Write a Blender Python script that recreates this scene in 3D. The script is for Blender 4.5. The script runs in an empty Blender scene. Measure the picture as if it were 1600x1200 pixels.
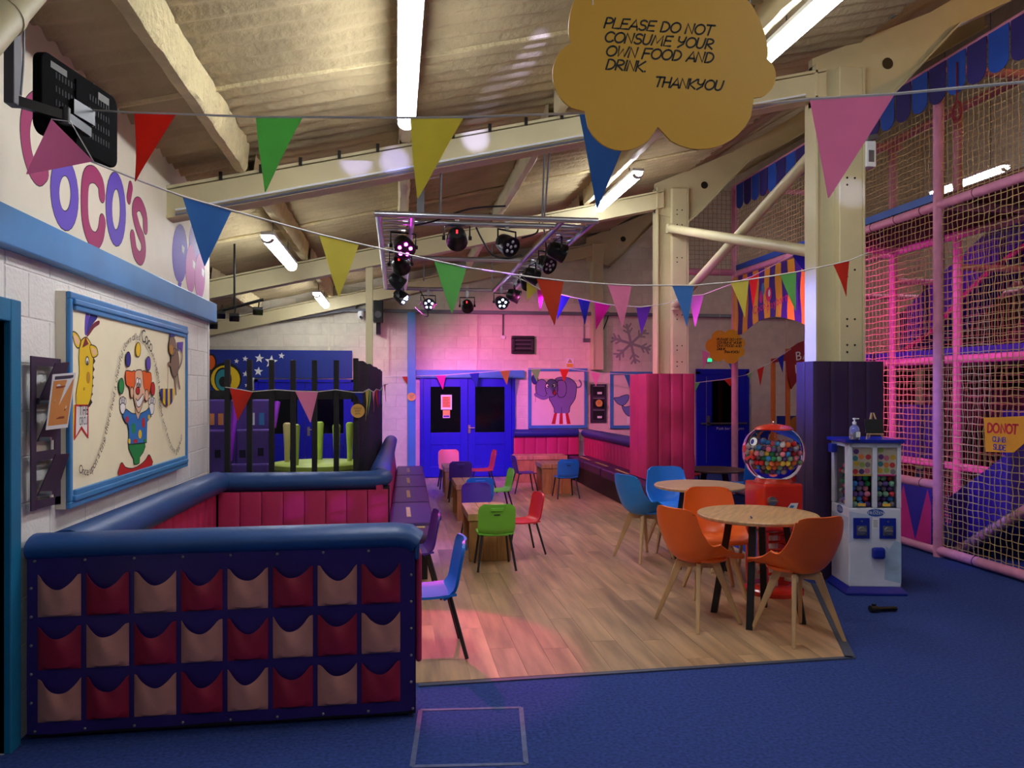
import bpy, bmesh, math, random
from mathutils import Vector, Matrix
random.seed(7)
R = math.radians
sc = bpy.context.scene
COL = sc.collection
# ------------------------------------------------------------------ camera
CAM_H = 1.6
TH = math.atan(181 / 1200.0)
FW = Vector((math.sin(TH), math.cos(TH), 0))
RT = Vector((math.cos(TH), -math.sin(TH), 0))
cd = bpy.data.cameras.new('camera')
cam = bpy.data.objects.new('camera', cd)
COL.objects.link(cam)
cd.sensor_fit = 'HORIZONTAL'
cd.sensor_width = 36
cd.lens = 27
cd.shift_y = 9 / 1600.0
cd.clip_start = 0.05
cam.location = (0, 0, CAM_H)
cam.rotation_euler = (R(90), 0, -TH)
sc.camera = cam
# ------------------------------------------------------------------ world, exposure
w = bpy.data.worlds.new('world')
sc.world = w
w.use_nodes = True
w.node_tree.nodes['Background'].inputs[0].default_value = (0.85, 0.85, 1.0, 1)
w.node_tree.nodes['Background'].inputs[1].default_value = 0.055
sc.view_settings.view_transform = 'Standard'
sc.view_settings.look = 'None'
sc.view_settings.gamma = 1
sc.view_settings.use_curve_mapping = False
sc.view_settings.exposure = 0.28
TUBE = 36.0


# ------------------------------------------------------------------ helpers
def at(px, py, X=None, Y=None, Z=None, d=None):
    """point of the room on the plane X, Y or Z (or at depth d) that lies behind a place in the frame"""
    v = FW + RT * ((px - 800) / 1200.0) + Vector((0, 0, (609 - py) / 1200.0))
    if X is not None: t = X / v.x
    elif Y is not None: t = Y / v.y
    elif Z is not None: t = (Z - CAM_H) / v.z
    else: t = d
    return Vector((0, 0, CAM_H)) + v * t


def srgb(r, g, b):
    def f(c):
        c /= 255.0
        return c / 12.92 if c <= 0.04045 else ((c + 0.055) / 1.055) ** 2.4
    return (f(r), f(g), f(b), 1)


MATS = {}


def mat(name, rgb, rough=0.6, metal=0.0, var=0.08, scale=6.0, bump=0.0, bscale=60.0, stretch=(1, 1, 1), spec=0.5,
        rand=0.0, emit=0.0, trans=0.0, coat=0.0):
    if name in MATS: return MATS[name]
    m = bpy.data.materials.new(name)
    m.use_nodes = True
    nt = m.node_tree
    b = nt.nodes['Principled BSDF']
    L = nt.links.new
    b.inputs['Roughness'].default_value = rough
    b.inputs['Metallic'].default_value = metal
    b.inputs['Specular IOR Level'].default_value = spec
    b.inputs['Transmission Weight'].default_value = trans
    b.inputs['Coat Weight'].default_value = coat
    c = srgb(*rgb)
    tc = nt.nodes.new('ShaderNodeTexCoord')
    mp = nt.nodes.new('ShaderNodeMapping')
    mp.inputs['Scale'].default_value = stretch
    L(tc.outputs['Object'], mp.inputs['Vector'])
    if var > 0 and emit == 0:
        n = nt.nodes.new('ShaderNodeTexNoise')
        n.inputs['Scale'].default_value = scale
        n.inputs['Detail'].default_value = 4
        L(mp.outputs[0], n.inputs['Vector'])
        cr = nt.nodes.new('ShaderNodeValToRGB')
        cr.color_ramp.elements[0].position = 0.25
        cr.color_ramp.elements[1].position = 0.75
        lo = [max(0, x * (1 - var * 2)) for x in c[:3]] + [1]
        hi = [min(1, x * (1 + var)) for x in c[:3]] + [1]
        cr.color_ramp.elements[0].color = lo
        cr.color_ramp.elements[1].color = hi
        L(n.outputs['Fac'], cr.inputs[0])
        out = cr.outputs[0]
        if rand > 0:
            oi = nt.nodes.new('ShaderNodeObjectInfo')
            mr = nt.nodes.new('ShaderNodeMapRange')
            mr.inputs['To Min'].default_value = 1 - rand
            mr.inputs['To Max'].default_value = 1 + rand * 0.6
            L(oi.outputs['Random'], mr.inputs['Value'])
            mx = nt.nodes.new('ShaderNodeVectorMath')
            mx.operation = 'SCALE'
            L(out, mx.inputs[0])
            L(mr.outputs[0], mx.inputs['Scale'])
            out = mx.outputs[0]
            ad = nt.nodes.new('ShaderNodeVectorMath')
            ad.operation = 'MULTIPLY_ADD'
            cb = nt.nodes.new('ShaderNodeCombineXYZ')
            L(oi.outputs['Random'], cb.inputs[0])
            L(oi.outputs['Random'], cb.inputs[1])
            ad.inputs[1].default_value = (37, 53, 0)
            L(cb.outputs[0], ad.inputs[0])
            L(mp.outputs[0], ad.inputs[2])
            L(ad.outputs[0], n.inputs['Vector'])
        L(out, b.inputs['Base Color'])
    else:
        b.inputs['Base Color'].default_value = c
    if bump > 0:
        n2 = nt.nodes.new('ShaderNodeTexNoise')
        n2.inputs['Scale'].default_value = bscale
        n2.inputs['Detail'].default_value = 3
        L(mp.outputs[0], n2.inputs['Vector'])
        bp = nt.nodes.new('ShaderNodeBump')
        bp.inputs['Strength'].default_value = bump
        bp.inputs['Distance'].default_value = 0.02
        L(n2.outputs['Fac'], bp.inputs['Height'])
        L(bp.outputs[0], b.inputs['Normal'])
    if emit > 0:
        b.inputs['Emission Color'].default_value = c
        b.inputs['Emission Strength'].default_value = emit
    MATS[name] = m
    return m


class MB:
    def __init__(s): s.v = []; s.f = []

    def add(s, vs, fs):
        o = len(s.v)
        s.v += [tuple(p) for p in vs]
        s.f += [tuple(i + o for i in f) for f in fs]
        return s

    def box(s, x0, x1, y0, y1, z0, z1):
        return s.add([(x0, y0, z0), (x1, y0, z0), (x1, y1, z0), (x0, y1, z0), (x0, y0, z1), (x1, y0, z1), (x1, y1, z1), (x0, y1, z1)],
                     [(0, 3, 2, 1), (4, 5, 6, 7), (0, 1, 5, 4), (1, 2, 6, 5), (2, 3, 7, 6), (3, 0, 4, 7)])

    def hexa(s, p):      # eight corners: lower four, upper four
        return s.add(p, [(0, 3, 2, 1), (4, 5, 6, 7), (0, 1, 5, 4), (1, 2, 6, 5), (2, 3, 7, 6), (3, 0, 4, 7)])

    def cyl(s, p0, p1, r0, r1=None, n=12):
        return s.tube([p0, p1], r0 if r1 is None else [r0, r1], n)

    def tube(s, pts, r, n=8, closed=False, flat=1.0):
        pts = [Vector(p) for p in pts]
        k = len(pts)
        rr = r if isinstance(r, (list, tuple)) else [r] * k
        ring = []
        up = None
        for i, p in enumerate(pts):
            if closed: t = pts[(i + 1) % k] - pts[i - 1]
            else: t = pts[min(i + 1, k - 1)] - pts[max(i - 1, 0)]
            t.normalize()
            if up is None:
                up = Vector((0, 0, 1)) if abs(t.z) < 0.9 else Vector((0, 1, 0))
            a = t.cross(up)
            if a.length < 1e-5: a = t.cross(Vector((1, 0, 0)))
            a.normalize()
            b = a.cross(t).normalized()
            up = b
            ring.append([p + (a * math.cos(q) + b * math.sin(q) * flat) * rr[i] for q in [2 * math.pi * j / n for j in range(n)]])
        vs = [q for g in ring for q in g]
        fs = []
        m = k if closed else k - 1
        for i in range(m):
            i2 = (i + 1) % k
            for j in range(n):
                j2 = (j + 1) % n
                fs.append((i * n + j, i2 * n + j, i2 * n + j2, i * n + j2))
        if not closed:
            fs.append(tuple(range(n)))
            fs.append(tuple(range((k - 1) * n, k * n))[::-1])
        return s.add(vs, fs)

    def lathe(s, prof, n=24, c=(0, 0, 0), cap=True):
        vs = []
        for r, z in prof:
            for j in range(n):
                q = 2 * math.pi * j / n
                vs.append((c[0] + r * math.cos(q), c[1] + r * math.sin(q), c[2] + z))
        fs = []
        for i in range(len(prof) - 1):
            for j in range(n):
                j2 = (j + 1) % n
                fs.append((i * n + j, i * n + j2, (i + 1) * n + j2, (i + 1) * n + j))
        if cap:
            fs.append(tuple(range(n))[::-1])
            fs.append(tuple(range((len(prof) - 1) * n, len(prof) * n)))
        return s.add(vs, fs)

    def surf(s, fn, nu, nv, th=0.0):
        P = [[Vector(fn(i / nu, j / nv)) for i in range(nu + 1)] for j in range(nv + 1)]
        vs = []
        N = []
        for j in range(nv + 1):
            for i in range(nu + 1):
                du = P[j][min(i + 1, nu)] - P[j][max(i - 1, 0)]
                dv = P[min(j + 1, nv)][i] - P[max(j - 1, 0)][i]
                q = du.cross(dv)
                N.append(q.normalized() if q.length > 1e-9 else Vector((0, 0, 1)))
        flat = [p for row in P for p in row]
        W = nu + 1
        vs = [p + N[i] * th / 2 for i, p in enumerate(flat)]
        fs = [(j * W + i, j * W + i + 1, (j + 1) * W + i + 1, (j + 1) * W + i) for j in range(nv) for i in range(nu)]
        if th:
            o = len(vs)
            vs += [p - N[i] * th / 2 for i, p in enumerate(flat)]
            fs += [tuple(o + k for k in f[::-1]) for f in fs[:]]
            for i in range(nu):
                fs.append((i, i + o, i + 1 + o, i + 1))
                a = nv * W + i
                fs.append((a, a + 1, a + 1 + o, a + o))
            for j in range(nv):
                a = j * W
                fs.append((a, a + W, a + W + o, a + o))
                a = j * W + nu
                fs.append((a, a + o, a + W + o, a + W))
        return s.add(vs, fs)

    def prism(s, pts, fn, t0, t1):
        """2-D outline pts, fn(a, b, t) -> room point"""
        n = len(pts)
        vs = [fn(a, b, t0) for a, b in pts] + [fn(a, b, t1) for a, b in pts]
        fs = [tuple(range(n))[::-1], tuple(range(n, 2 * n))] + [(i, (i + 1) % n, n + (i + 1) % n, n + i) for i in range(n)]
        return s.add(vs, fs)

    def build(s, name, m, parent=None, smooth=False, bevel=0.0, seg=2, kind=None, label=None, sub=0):
        me = bpy.data.meshes.new(name)
        me.from_pydata(s.v, [], s.f)
        bm = bmesh.new()
        bm.from_mesh(me)
        bmesh.ops.recalc_face_normals(bm, faces=bm.faces)
        bm.to_mesh(me)
        bm.free()
        if isinstance(m, (list, tuple)):
            for q in m: me.materials.append(q)
        else: me.materials.append(m)
        if smooth:
            me.shade_smooth()
            me.set_sharp_from_angle(angle=R(40))
        o = bpy.data.objects.new(name, me)
        COL.objects.link(o)
        if parent is not None: o.parent = parent
        if bevel:
            b = o.modifiers.new('bevel', 'BEVEL')
            b.width = bevel
            b.segments = seg
            b.limit_method = 'ANGLE'
            b.angle_limit = R(40)
        if sub:
            b = o.modifiers.new('sub', 'SUBSURF')
            b.levels = sub
            b.render_levels = sub
        if kind: o['kind'] = kind
        if label: o['label'] = label
        return o


def tag(o, label, cat, group=None, kind=None):
    o['label'] = label
    o['category'] = cat
    if group: o['group'] = group
    if kind: o['kind'] = kind
    return o


def thing(name, label, cat, loc=(0, 0, 0), rz=0.0, group=None):
    o = bpy.data.objects.new(name, None)
    o.empty_display_size = 0.1
    COL.objects.link(o)
    o.location = loc
    o.rotation_euler = (0, 0, rz)
    return tag(o, label, cat, group)


def struct(o):
    o['kind'] = 'structure'
    return o


def sempty(name):
    o = bpy.data.objects.new(name, None)
    COL.objects.link(o)
    return struct(o)


def smooth_pts(pts, k=5, closed=False):
    P = [Vector((p[0], p[1], p[2] if len(p) > 2 else 0)) for p in pts]
    n = len(P)
    out = []
    rng = range(n) if closed else range(n - 1)
    for i in rng:
        if closed: a, b, c, d = P[i - 1], P[i], P[(i + 1) % n], P[(i + 2) % n]
        else: a, b, c, d = P[max(i - 1, 0)], P[i], P[i + 1], P[min(i + 2, n - 1)]
        for j in range(k):
            t = j / k
            out.append(0.5 * ((2 * b) + (c - a) * t + (2 * a - 5 * b + 4 * c - d) * t * t + (3 * b - a - 3 * c + d) * t ** 3))
    if not closed: out.append(P[-1])
    if len(pts[0]) > 2: return [tuple(p) for p in out]
    return [(p.x, p.y) for p in out]


def ribbon2d(pts, w, cap=True):
    """list of outlines (one strip) for a pen stroke of width w"""
    n = len(pts)
    L_, R_ = [], []
    for i in range(n):
        a = pts[max(i - 1, 0)]
        b = pts[min(i + 1, n - 1)]
        if n > 3 and i in (0, n - 1) and math.hypot(pts[0][0] - pts[-1][0], pts[0][1] - pts[-1][1]) < 1e-6: a, b = pts[-2], pts[1]
        dx, dy = b[0] - a[0], b[1] - a[1]
        l = math.hypot(dx, dy) or 1
        nx, ny = -dy / l * w / 2, dx / l * w / 2
        L_.append((pts[i][0] + nx, pts[i][1] + ny))
        R_.append((pts[i][0] - nx, pts[i][1] - ny))
    quads = [[L_[i], L_[i + 1], R_[i + 1], R_[i]] for i in range(n - 1)]
    if cap:
        for e in (0, n - 1):
            f_ = pts[1] if e == 0 else pts[n - 2]
            an = math.atan2(pts[e][1] - f_[1], pts[e][0] - f_[0])
            quads.append([(pts[e][0] + w / 2 * math.cos(an + q), pts[e][1] + w / 2 * math.sin(an + q)) for q in [-math.pi / 2 + math.pi * j / 8 for j in range(9)]])
    return quads


def ell(cx, cy, rx, ry, n=20, rot=0.0):
    c, s_ = math.cos(rot), math.sin(rot)
    return [(cx + rx * math.cos(q) * c - ry * math.sin(q) * s_, cy + rx * math.cos(q) * s_ + ry * math.sin(q) * c) for q in [2 * math.pi * j / n for j in range(n)]]


def star(cx, cy, r, rot=0.0):
    return [(cx + (r if j % 2 == 0 else r * .42) * math.sin(rot + math.pi * j / 5), cy - (r if j % 2 == 0 else r * .42) * math.cos(rot + math.pi * j / 5)) for j in range(10)]


# glyphs of the built-in font, made once while the scene is still empty
GL = {}


def make_glyphs(chars):
    obs = []
    for ch in chars:
        cu = bpy.data.curves.new('g', 'FONT')
        cu.body = ch
        cu.size = 1
        cu.resolution_u = 3
        o = bpy.data.objects.new('g', cu)
        COL.objects.link(o)
        obs.append((ch, o, cu))
    dg = bpy.context.evaluated_depsgraph_get()
    for ch, o, cu in obs:
        me = bpy.data.meshes.new_from_object(o.evaluated_get(dg))
        vs = [(v.co.x, v.co.y) for v in me.vertices]
        fs = [tuple(p.vertices) for p in me.polygons]
        GL[ch] = (vs, fs, max(v[0] for v in vs) + 0.07)
        bpy.data.meshes.remove(me)
        bpy.data.objects.remove(o)
        bpy.data.curves.remove(cu)
    GL[' '] = ([], [], 0.3)


make_glyphs("".join(sorted(set("Once upon a time there lived a cheerful clown called Coco who juggled and lived with many friends THE CIRCUS BABY BIG TOP Disney FROZEN Coco's play barn Push bar to open DO NOT CLIMB SLIDE PLEASE CLEAN YOUR KEEP SAFE Thank you 0123456789 TABLE BOOKED juggled jiggled until everyone giggled! WARNING".replace(' ', '')))))


def text_w(s, size): return sum(GL[c][2] for c in s) * size


def write(mb, fn, s, x, y, size, t=0.0, shear=0.0, ang=0.0, bold=0.0, wide=1.0, center=False):
    """fn(a, b, t) -> room point; letters laid on the a, b plane"""
    if center: x -= text_w(s, size) * wide / 2
    for ch in s:
        vs, fs, adv = GL[ch]
        P = []
        for vx, vy in vs:
            a, b = (vx + vy * shear) * size * wide, vy * size
            P.append(fn(x + a * math.cos(ang) - b * math.sin(ang), y + a * math.sin(ang) + b * math.cos(ang), t))
        mb.add(P, fs)
        x += adv * size * wide * math.cos(ang)
        y += adv * size * wide * math.sin(ang)
    return x, y


# single-stroke hand lettering
def _arc(cx, cy, rx, ry, a0, a1, n=7): return [(cx + rx * math.cos(R(a0 + (a1 - a0) * i / n)), cy + ry * math.sin(R(a0 + (a1 - a0) * i / n))) for i in range(n + 1)]


SF = {
    'A': ([[(0, 0), (.42, 1), (.72, 0)], [(.14, .3), (.64, .3)]], .82), 'B': ([[(0, 0), (0, 1)] + _arc(.3, .76, .3, .24, 90, -90) + _arc(.3, .26, .36, .26, 90, -90) + [(0, 0)]], .76),
    'C': ([_arc(.4, .5, .4, .5, 45, 320, 10)], .8), 'D': ([[(.05, 0), (.05, 1)] + _arc(.2, .5, .5, .5, 90, -90, 9) + [(.05, 0)]], .84),
    'E': ([[(.62, 1), (.05, .98), (0, 0), (.6, 0)], [(.03, .52), (.5, .52)]], .74), 'F': ([[(.66, 1), (.05, .98), (0, -.05)], [(.03, .5), (.5, .5)]], .72),
    'H': ([[(0, 0), (0, 1)], [(.6, 0), (.6, 1)], [(0, .5), (.6, .5)]], .74), 'I': ([[(.05, 0), (.05, 1)]], .24),
    'K': ([[(0, 0), (0, 1)], [(.6, 1), (.05, .45), (.6, 0)]], .72), 'L': ([[(0, 1), (0, 0), (.55, 0)]], .66),
    'M': ([[(-.02, 0), (.12, 1), (.42, .2), (.80, 1), (.86, 0)]], 1.04), 'N': ([[(0, 0), (.02, 1), (.6, 0), (.62, 1)]], .78),
    'O': ([_arc(.42, .5, .42, .5, 90, 450, 14)], .94), 'P': ([[(0, -.02), (.02, 1)] + _arc(.25, .72, .33, .28, 90, -90) + [(.02, .44)]], .7),
    'R': ([[(0, 0), (.02, 1)] + _arc(.25, .74, .33, .26, 90, -90) + [(.05, .48), (.6, 0)]], .74), 'S': ([_arc(.32, .75, .28, .25, 30, 250, 7) + _arc(.3, .26, .3, .26, 80, -150, 7)], .74),
    'T': ([[(0, 1), (.7, 1)], [(.35, 1), (.3, 0)]], .74), 'U': ([[(0, 1), (.01, .35)] + _arc(.3, .3, .29, .3, 190, 350, 6) + [(.62, .5), (.64, 1)]], .82),
    'W': ([[(0, 1), (.14, 0), (.42, .8), (.66, 0), (.86, 1)]], 1.0), 'Y': ([[(0, 1), (.03, .6), (.3, .45), (.55, .6)], [(.6, 1), (.5, .3), (.1, -.05)]], .74),
    'G': ([_arc(.4, .5, .4, .5, 45, 330, 10) + [(.75, .45), (.45, .45)]], .84), '.': ([[(.05, .02), (.07, .02)]], .22), ' ': ([], .42)}


def scribe(mb, fn, s, x, y, size, pen, t0, t1, shear=0.22, wide=1.0):
    for ch in s:
        st, adv = SF[ch]
        for pl in st:
            P = [(x + (a * wide + b * shear) * size, y + b * size) for a, b in pl]
            for q in ribbon2d(P, pen): mb.prism(q, fn, t0, t1)
        x += adv * size * wide
    return x


def xplane(X, sgn=1):   # fn for a surface facing +-X: a = Y, b = Z
    return lambda a, b, t: Vector((X + sgn * t, a, b))


def yplane(Y, sgn=-1):  # a surface facing -Y: a = X, b = Z
    return lambda a, b, t: Vector((a, Y + sgn * t, b))


def on_x(X, x0=0, y0=0, s=1.0):
    """frame place -> (Y, Z) on the wall X"""
    def f(px, py):
        p = at(x0 + px / s, y0 + py / s, X=X)
        return (p.y, p.z)
    return f


def on_y(Y, x0=0, y0=0, s=1.0):
    def f(px, py):
        p = at(x0 + px / s, y0 + py / s, Y=Y)
        return (p.x, p.z)
    return f


def spot(name, loc, to, rgb, power, deg, blend=0.4, size=0.03, parent=None):
    l = bpy.data.lights.new(name, 'SPOT')
    l.energy = power
    l.color = rgb
    l.spot_size = R(deg)
    l.spot_blend = blend
    l.shadow_soft_size = size
    o = bpy.data.objects.new(name, l)
    COL.objects.link(o)
    o.location = loc
    o.rotation_euler = (Vector(to) - Vector(loc)).to_track_quat('-Z', 'Y').to_euler()
    return o
# ------------------------------------------------------------------ materials
m_carpet = mat('blue carpet', (62, 84, 156), 0.95, var=0.22, scale=55, bump=0.5, bscale=500, spec=0.1)
m_plank = mat('oak vinyl plank', (196, 162, 122), 0.33, var=0.28, scale=2.0, stretch=(5, .55, 1), rand=0.16, bump=0.05, bscale=60, spec=0.5)
m_edging = mat('grey edging strip', (84, 92, 112), 0.5, 0.3)
m_foam = mat('sprayed roof foam', (190, 172, 132), 0.95, var=0.12, scale=2.2, bump=0.55, bscale=22, spec=0.1)
m_cream = mat('cream steel paint', (212, 200, 156), 0.5, var=0.05, scale=3, bump=0.06, bscale=14)
m_foamlump = mat('lumpy foam coat', (220, 204, 156), 0.95, var=0.10, scale=5, bump=0.9, bscale=28, spec=0.1)
m_block = mat('cream block paint', (228, 218, 196), 0.75, var=0.06, scale=7, bump=0.35, bscale=50, rand=0.05)
m_blockw = mat('white block paint', (240, 236, 230), 0.7, var=0.03, scale=7, bump=0.35, bscale=50, rand=0.03)
m_joint = mat('mortar', (214, 204, 182), 0.9, var=0.08)
m_jointw = mat('white mortar', (232, 228, 222), 0.9, var=0.05)
m_board = mat('cream fascia board', (238, 228, 204), 0.55, var=0.02)
m_skyblue = mat('sky blue gloss paint', (66, 138, 198), 0.4, var=0.08, scale=3)
m_blue = mat('royal blue paint', (20, 24, 190), 0.35, var=0.05)
m_navy = mat('deep blue paint', (28, 48, 140), 0.45, var=0.05)
m_teal = mat('teal door paint', (22, 116, 160), 0.5, var=0.1, scale=4)
m_dkgreen = mat('dark green door', (10, 56, 62), 0.5, var=0.1)
m_black = mat('black', (16, 16, 18), 0.5, var=0.1)
m_blackm = mat('black satin metal', (22, 22, 24), 0.35, 0.4, var=0.1)
m_white = mat('white plastic', (235, 235, 235), 0.45, var=0.02)
m_grey = mat('grey metal', (120, 122, 128), 0.4, 0.6)
m_alu = mat('aluminium tube', (190, 192, 198), 0.28, 0.9, var=0.05)
m_dkgrey = mat('dark grey conduit', (86, 84, 88), 0.5, 0.2)
m_bolt = mat('dark bolt', (40, 36, 34), 0.5, 0.5)
m_glassdk = mat('dark door glass', (6, 7, 12), 0.08, var=0.0, spec=0.6)
m_tube = mat('lit fluorescent diffuser', (244, 248, 255), 0.4, emit=TUBE)
m_tubecap = mat('lamp end cap', (200, 200, 196), 0.5)
m_brass = mat('chrome handle', (200, 190, 170), 0.3, 0.9)

# ------------------------------------------------------------------ floor
floor = sempty('floor')
MB().box(-3.5, 10.6, -3.2, 14.3, -0.1, 0).build('carpet', m_carpet, floor)
# wooden area: outline on the floor
WF = [(-1.68, 4.19), (2.66, 4.24), (3.38, 5.86), (3.46, 13.95), (-1.68, 13.95)]


def clip(poly, clipper):
    out = poly
    n = len(clipper)
    for i in range(n):
        a, b = clipper[i], clipper[(i + 1) % n]
        inp, out = out, []
        if not inp: return []
        def side(p): return (b[0] - a[0]) * (p[1] - a[1]) - (b[1] - a[1]) * (p[0] - a[0])
        for j in range(len(inp)):
            p, q = inp[j - 1], inp[j]
            sp, sq = side(p), side(q)
            if (sp >= 0) != (sq >= 0):
                t = sp / (sp - sq)
                out.append((p[0] + (q[0] - p[0]) * t, p[1] + (q[1] - p[1]) * t))
            if sq >= 0: out.append(q)
    return out


zfn = lambda a, b, t: Vector((a, b, t))
wood = sempty('floor')
MB().prism(WF, zfn, 0.0005, 0.002).build('underlay', m_joint, wood)
PW, PL = 0.162, 1.28
planks = []
ci = 0
x = -1.7
while x < 3.7:
    off = (ci * 0.47 + random.random() * 0.2) % 1.0
    y = 4.19 - off * PL
    while y < 13.95:
        P = clip([(x + .0008, y + .0008), (x + PW - .0008, y + .0008), (x + PW - .0008, y + PL - .0008), (x + .0008, y + PL - .0008)], WF)
        if len(P) > 2: planks.append((P, y))
        y += PL
    x += PW
    ci += 1
planks.sort(key=lambda q: q[1])
for P, y in planks[:300]:
    cx = sum(p[0] for p in P) / len(P)
    cy = sum(p[1] for p in P) / len(P)
    o = MB().prism([(p[0] - cx, p[1] - cy) for p in P], zfn, 0.0, 0.0035).build('plank', m_plank, wood)
    o.location = (cx, cy, 0.002)
if len(planks) > 300:
    mb = MB()
    for P, y in planks[300:]: mb.prism(P, zfn, 0.002, 0.0055)
    mb.build('far_planks', m_plank, wood, kind='stuff')
# metal edging where carpet meets wood
e = MB()
def strip(mb, pts, w, z0, z1):
    for q in ribbon2d(pts, w, cap=False): mb.prism(q, zfn, z0, z1)
strip(e, [(0.12, 4.175), (2.69, 4.225)], 0.035, 0.0, 0.008)
strip(e, [(2.67, 4.215), (3.40, 5.87)], 0.06, 0.0, 0.008)
struct(e.build('trim_1', m_edging))
# old tape outline on the carpet
tp = thing('floor_tape', 'faded grey tape rectangle stuck on the blue carpet by the pocket panel', 'tape')
m_tape = mat('worn tape', (92, 106, 150), 0.7, var=0.2, scale=20)
A, B, C_, D = [at(px, py, Z=0) for px, py in ((657, 1110), (814, 1106), (822, 1194), (644, 1198))]
for a, b in ((A, B), (B, C_), (C_, D), (D, A)):
    mb = MB()
    strip(mb, [(a.x, a.y), (b.x, b.y)], 0.022, 0.0, 0.003)
    mb.build('tape_strip', m_tape, tp)

# ------------------------------------------------------------------ roof
def zbb(X): return 2.86 + 0.228 * (X + 1.75)      # underside of the low portal beams
def zbt(X): return zbb(X) + 0.24
def zroof(X): return zbt(X) + 0.2 if X <= 3.95 else zbt(3.95) + 0.2 + 0.6 * (X - 3.95)


ceil = sempty('ceiling')
rs = random.Random(3)
NX = 44
xs = [-5 + 8.95 * i / NX for i in range(NX + 1)]
ys = [-1.2 + 0.02 * j for j in range(int(15.5 / 0.02) + 1)]
mb = MB()
lump = [[rs.uniform(-.008, .008) for _ in range(NX + 1)] for _ in range(200)]
vs, fs = [], []
for j, yy in enumerate(ys):
    for i, xx in enumerate(xs):
        amp = 0.016
        vs.append((xx, yy, zroof(xx) + amp * math.sin(yy * 2 * math.pi / 0.17) + lump[(j // 7) % 200][i]))
W_ = NX + 1
for j in range(len(ys) - 1):
    for i in range(NX):
        fs.append((j * W_ + i, j * W_ + i + 1, (j + 1) * W_ + i + 1, (j + 1) * W_ + i))
o = mb.add(vs, fs).build('foam_roof', m_foam, ceil, smooth=True)
# sheet laps: one proud ridge of foam across each bay
for yy in (1.3, 3.35, 4.9, 7.6, 8.9, 11.4, 12.7):
    pts = [(xx, yy + 0.012 * math.sin(xx * 3), zroof(xx) - 0.012) for xx in [-4.8 + 0.35 * i for i in range(26)] if xx < 3.9]
    MB().tube(pts, 0.022, 6).build('roof_ridge', m_foamlump, ceil, smooth=True)
mb = MB()
mb.surf(lambda u, v: (3.95 + 6.8 * u, -1.2 + 15.5 * v, zroof(3.95 + 6.8 * u) + 0.016 * math.sin(v * 15.5 * 2 * math.pi / 0.3)), 8, 400)
mb.build('high_roof', m_foam, ceil, smooth=True)
# ------------------------------------------------------------------ walls
def block_wall(name, mblock, mjoint, a0, a1, z0, z1, plane, skip=lambda a, z: False, near=lambda a, z: 0, ext=None, limit=295):
    w_ = sempty(name)
    bw, bh = 0.44, 0.215
    cells = []
    k = 0
    z = z0
    while z < z1 - 0.02:
        a = a0 - (bw / 2 if k % 2 else 0)
        while a < a1 - 0.02:
            l, r = max(a, a0), min(a + bw, a1)
            if r - l > 0.03 and not skip((l + r) / 2, z + bh / 2): cells.append((l, r, z, min(z + bh, z1)))
            a += bw
        z += bh
        k += 1
    cells.sort(key=lambda c: near((c[0] + c[1]) / 2, c[2]))
    cache = {}
    def mk(l, r, b, t):
        g = 0.002
        key = (round(r - l, 3), round(t - b, 3))
        if key in cache:
            o = bpy.data.objects.new('block', cache[key])
            COL.objects.link(o)
            o.parent = w_
        else:
            mb = MB()
            hw, hh = (r - l) / 2 - g, (t - b) / 2 - g
            c = 0.004
            f = plane
            z0_ = f(0, 0, 0)
            P = [f(-hw, -hh, 0) - z0_, f(hw, -hh, 0) - z0_, f(hw, hh, 0) - z0_, f(-hw, hh, 0) - z0_]
            Q = [f(-hw + c, -hh + c, .005) - z0_, f(hw - c, -hh + c, .005) - z0_, f(hw - c, hh - c, .005) - z0_, f(-hw + c, hh - c, .005) - z0_]
            mb.hexa(P + Q)
            o = mb.build('block', mblock, w_)
            cache[key] = o.data
        o.location = plane((l + r) / 2, (b + t) / 2, 0)
    for c in cells[:limit]: mk(*c)
    if len(cells) > limit:
        mb = MB()
        g = 0.002
        for l, r, b, t in cells[limit:]:
            mb.hexa([plane(p, q, s_) for s_ in (0, .005) for p, q in ((l + g, b + g), (r - g, b + g), (r - g, t - g), (l + g, t - g))])
        mb.build('far_blocks', mblock, w_, kind='stuff')
    return w_


# left wall: painted blocks low, fascia high
LW = -1.70
wl = block_wall('wall_left', m_blockw, m_jointw, 3.66, 7.32, 0.0, 2.24, xplane(LW))
MB().box(-1.95, LW + .001, 3.66, 7.32, 0, 2.3).build('wall_core', m_jointw, wl)
MB().box(-1.95, LW, 1.2, 2.72, 0, 4.0).build('wall_core', m_jointw, wl)
MB().box(-1.95, LW, 2.72, 3.66, 1.98, 2.3).build('door_head_wall', m_blockw, wl)
# the fascia follows the roof slope-free height up to the roof
MB().box(-1.95, LW + .02, 2.7, 5.9, 2.3, 3.36).build('fascia_board', m_board, wl)
MB().box(-1.95, LW + .012, 5.903, 7.32, 2.3, 3.36).build('fascia_board', m_board, wl)
MB().box(LW - .01, LW + .075, 1.2, 7.37, 2.215, 2.385).build('fascia_band', m_skyblue, wl, bevel=.006)
MB().box(-1.96, LW + .013, 7.32, 7.35, 0, 2.22).build('wall_end', m_blockw, wl)
MB().box(-1.96, LW + .013, 7.32, 7.35, 2.38, 3.36).build('wall_end', m_board, wl)

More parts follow.
